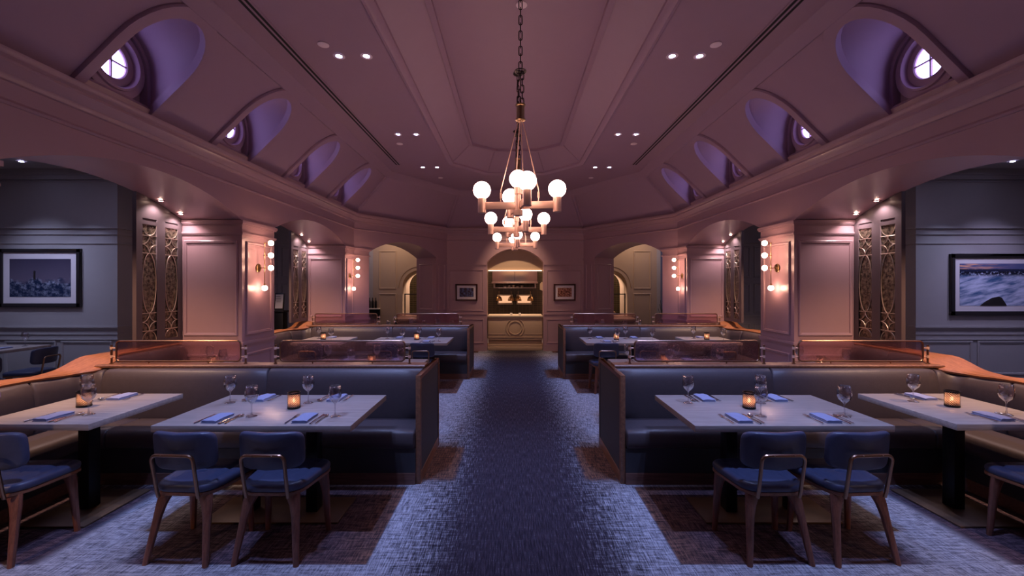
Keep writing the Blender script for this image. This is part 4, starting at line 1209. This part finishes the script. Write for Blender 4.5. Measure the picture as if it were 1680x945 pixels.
for y, xx, nm in ((4.0, 1.84, 'second'), (6.78, 1.86, 'third'), (8.9, 1.57, 'fourth')):
    for s in (-1, 1):
        if sp is None:
            sp = MB().lathe([(.001, -.001), (.05, -.001), (.052, -.006), (.045, -.01), (.001, -.011)], (0, 0, 0), 22).build('ceiling_speaker', 'speaker'); o = sp
        else: o = sp.copy(); C.objects.link(o)
        o.location = (s*xx, y, ZF)
        tag(o, 'small round pale ceiling disc near the %s downlight pair, %s' % (nm, SIDE[s]), 'ceiling disc', 'pale ceiling discs')
o = sp.copy(); C.objects.link(o); o.location = (.015, 3.86, ZT); tag(o, 'small round pink disc in the raised tray beside the chandelier chain', 'ceiling disc', 'pale ceiling discs')
for s in (-1, 1):
    t = thing('air_slot', 'long dark double air slot along the ceiling edge, '+SIDE[s], 'air vent', (s*2.2, 0, ZF))
    MB().b2((-.055, YB, -.006), (.055, 7.97, .0)).build('slot_frame', 'ceil', t)
    for q in (-.024, .024): MB().b2((q-.012, YB, -.008), (q+.012, 7.95, -.005)).build('slot', 'dark', t)
# soffit spots beside the lattice screens
def make_spot():
    t = thing('soffit_spot', '', 'spotlight', group='warm spots in the arch soffits')
    MB().loft([[(r*math.cos(2*PI*k/18), r*math.sin(2*PI*k/18), z) for k in range(18)] for r, z in ((.04, 0.004), (.042, -.006), (.024, -.008), (.022, .0))], closed=True).build('trim_ring', 'paint', t)
    MB().lathe([(.001, -.003), (.022, -.003), (.022, -.005), (.001, -.005)], (0, 0, 0), 18).build('lens', 'wled', t)
    return t
so = None; SPOTS = []
for lo, hi, nm in ((2.66, 5.1, 'nearer'), (5.79, 8.23, 'farther'), (-.47, 1.97, 'near')):
    for s in (-1, 1):
        for y in ((hi-.42, 'first'), (hi-.14, 'second')):
            SPOTS.append((s*3.925, y[0], ztop(y[0], lo, hi), nm, y[1], s))
        SPOTS.append((s*3.90, lo+.42, ztop(lo+.42, lo, hi), nm, 'pierside', s))
for x, y, z, nm, w, s in SPOTS:
    if nm == 'near' or w == 'pierside': continue
    lab = '%s arch soffit spot, %s of two before the lattice, %s' % (nm, w, SIDE[s])
    if so is None: so = make_spot(); so.location = (x, y, z-.004); so['label'] = lab
    else: dup(so, (x, y, z-.004), 0, lab)
# side room downlights
sl = []
for s in (-1, 1):
    for x, y in ((7.55, 6.5),):
        lab = 'cool downlight in the side room ceiling above the picture, '+SIDE[s]
        dup(dl, (s*x, y, 3.555), 0, lab, 'side room downlights')

# ------------------------------------------------------------------ lights
def spot(x, y, z, e, col, ang=60, blend=.5, rad=.04, tgt=None):
    L = bpy.data.lights.new('spot_light', 'SPOT'); L.energy = e; L.color = col; L.spot_size = math.radians(ang); L.spot_blend = blend; L.shadow_soft_size = rad
    o = bpy.data.objects.new('spot_light', L); C.objects.link(o); o.location = (x, y, z)
    d = Vector(tgt)-Vector((x, y, z)) if tgt else Vector((0, 0, -1))
    o.rotation_euler = d.to_track_quat('-Z', 'Y').to_euler()
    return o
def area(x, y, z, e, col, sx, sy, rot=(0, 0, 0)):
    L = bpy.data.lights.new('area_light', 'AREA'); L.energy = e; L.color = col; L.shape = 'RECTANGLE'; L.size = sx; L.size_y = sy
    o = bpy.data.objects.new('area_light', L); C.objects.link(o); o.location = (x, y, z); o.rotation_euler = rot
    return o
BLUE = (.36, .47, 1.0)
for x, y, nm, w, s in DN:
    e = {'first': 195, 'second': 115, 'third': 140, 'fourth': 75}[nm]
    tx = s*(2.15 if w == 'outer' else 1.35)
    spot(x, y, ZF-.02, e, BLUE, 72, .7, .03, (tx, y+(1.0 if nm in ('first', 'third') else .15), .0))
for x, y, z, nm, w, s in SPOTS:
    if w == 'pierside':
        spot(x, y, z-.02, 230, (1, .60, .38), 92, .8, .03, (s*4.02, y+.75, .9)); continue
    spot(x, y, z-.012, 22, (1, .78, .78), 130, .7, .02, (s*4.0, y, .4))
for s in (-1, 1):
    spot(s*7.7, 5.75, 3.5, 120, (.56, .62, 1.0) if s < 0 else (.62, .58, 1.0), 72, 1.0, .04, (s*7.7, 7.0, .9))
    spot(s*6.9, 6.2, 3.5, 45, (.56, .62, 1.0), 60, .6, .04, (s*7.0, 6.9, .8))
    area(s*6.2, 4.0, 3.5, 24, (.62, .58, 1.0), 2, 4)
    spot(s*2.45, 13.4, 2.32, 170, (1, .68, .48), 75, .7, .05, (s*3.24, 12.8, 1.4))  # added lamp without a fitting, brightens the reveal of the arched hatch
    area(s*2.6, 13.3, 3.3, 40, (1, .58, .38), .8, .4)
    area(s*3.4, 11.6, 3.3, 16, (1, .66, .44), 1.0, .8)
    area(s*4.9, 11.5, 3.3, 8, (.45, .5, 1.0), .8, 1.5)
area(0, 12.3, 3.3, 75, (1, .58, .38), 1.4, .8)
spot(0, 9.6, 3.88, 270, (1, .66, .42), 58, 1.0, .05, (0, 11.2, 1.3))  # added spot without a fitting, warms the valance and serving counter

# ------------------------------------------------------------------ world and colour
w = bpy.data.worlds.new('world'); sc.world = w; w.use_nodes = True
w.node_tree.nodes['Background'].inputs[0].default_value = (.25, .2, .4, 1); w.node_tree.nodes['Background'].inputs[1].default_value = .05
vs = sc.view_settings
vs.view_transform = 'Standard'; vs.look = 'None'; vs.gamma = 1; vs.use_curve_mapping = False
vs.exposure = 0.0
sc.cycles.use_denoising = True
sc.cycles.max_bounces = 6; sc.cycles.transparent_max_bounces = 16
sc.cycles.sample_clamp_indirect = 4
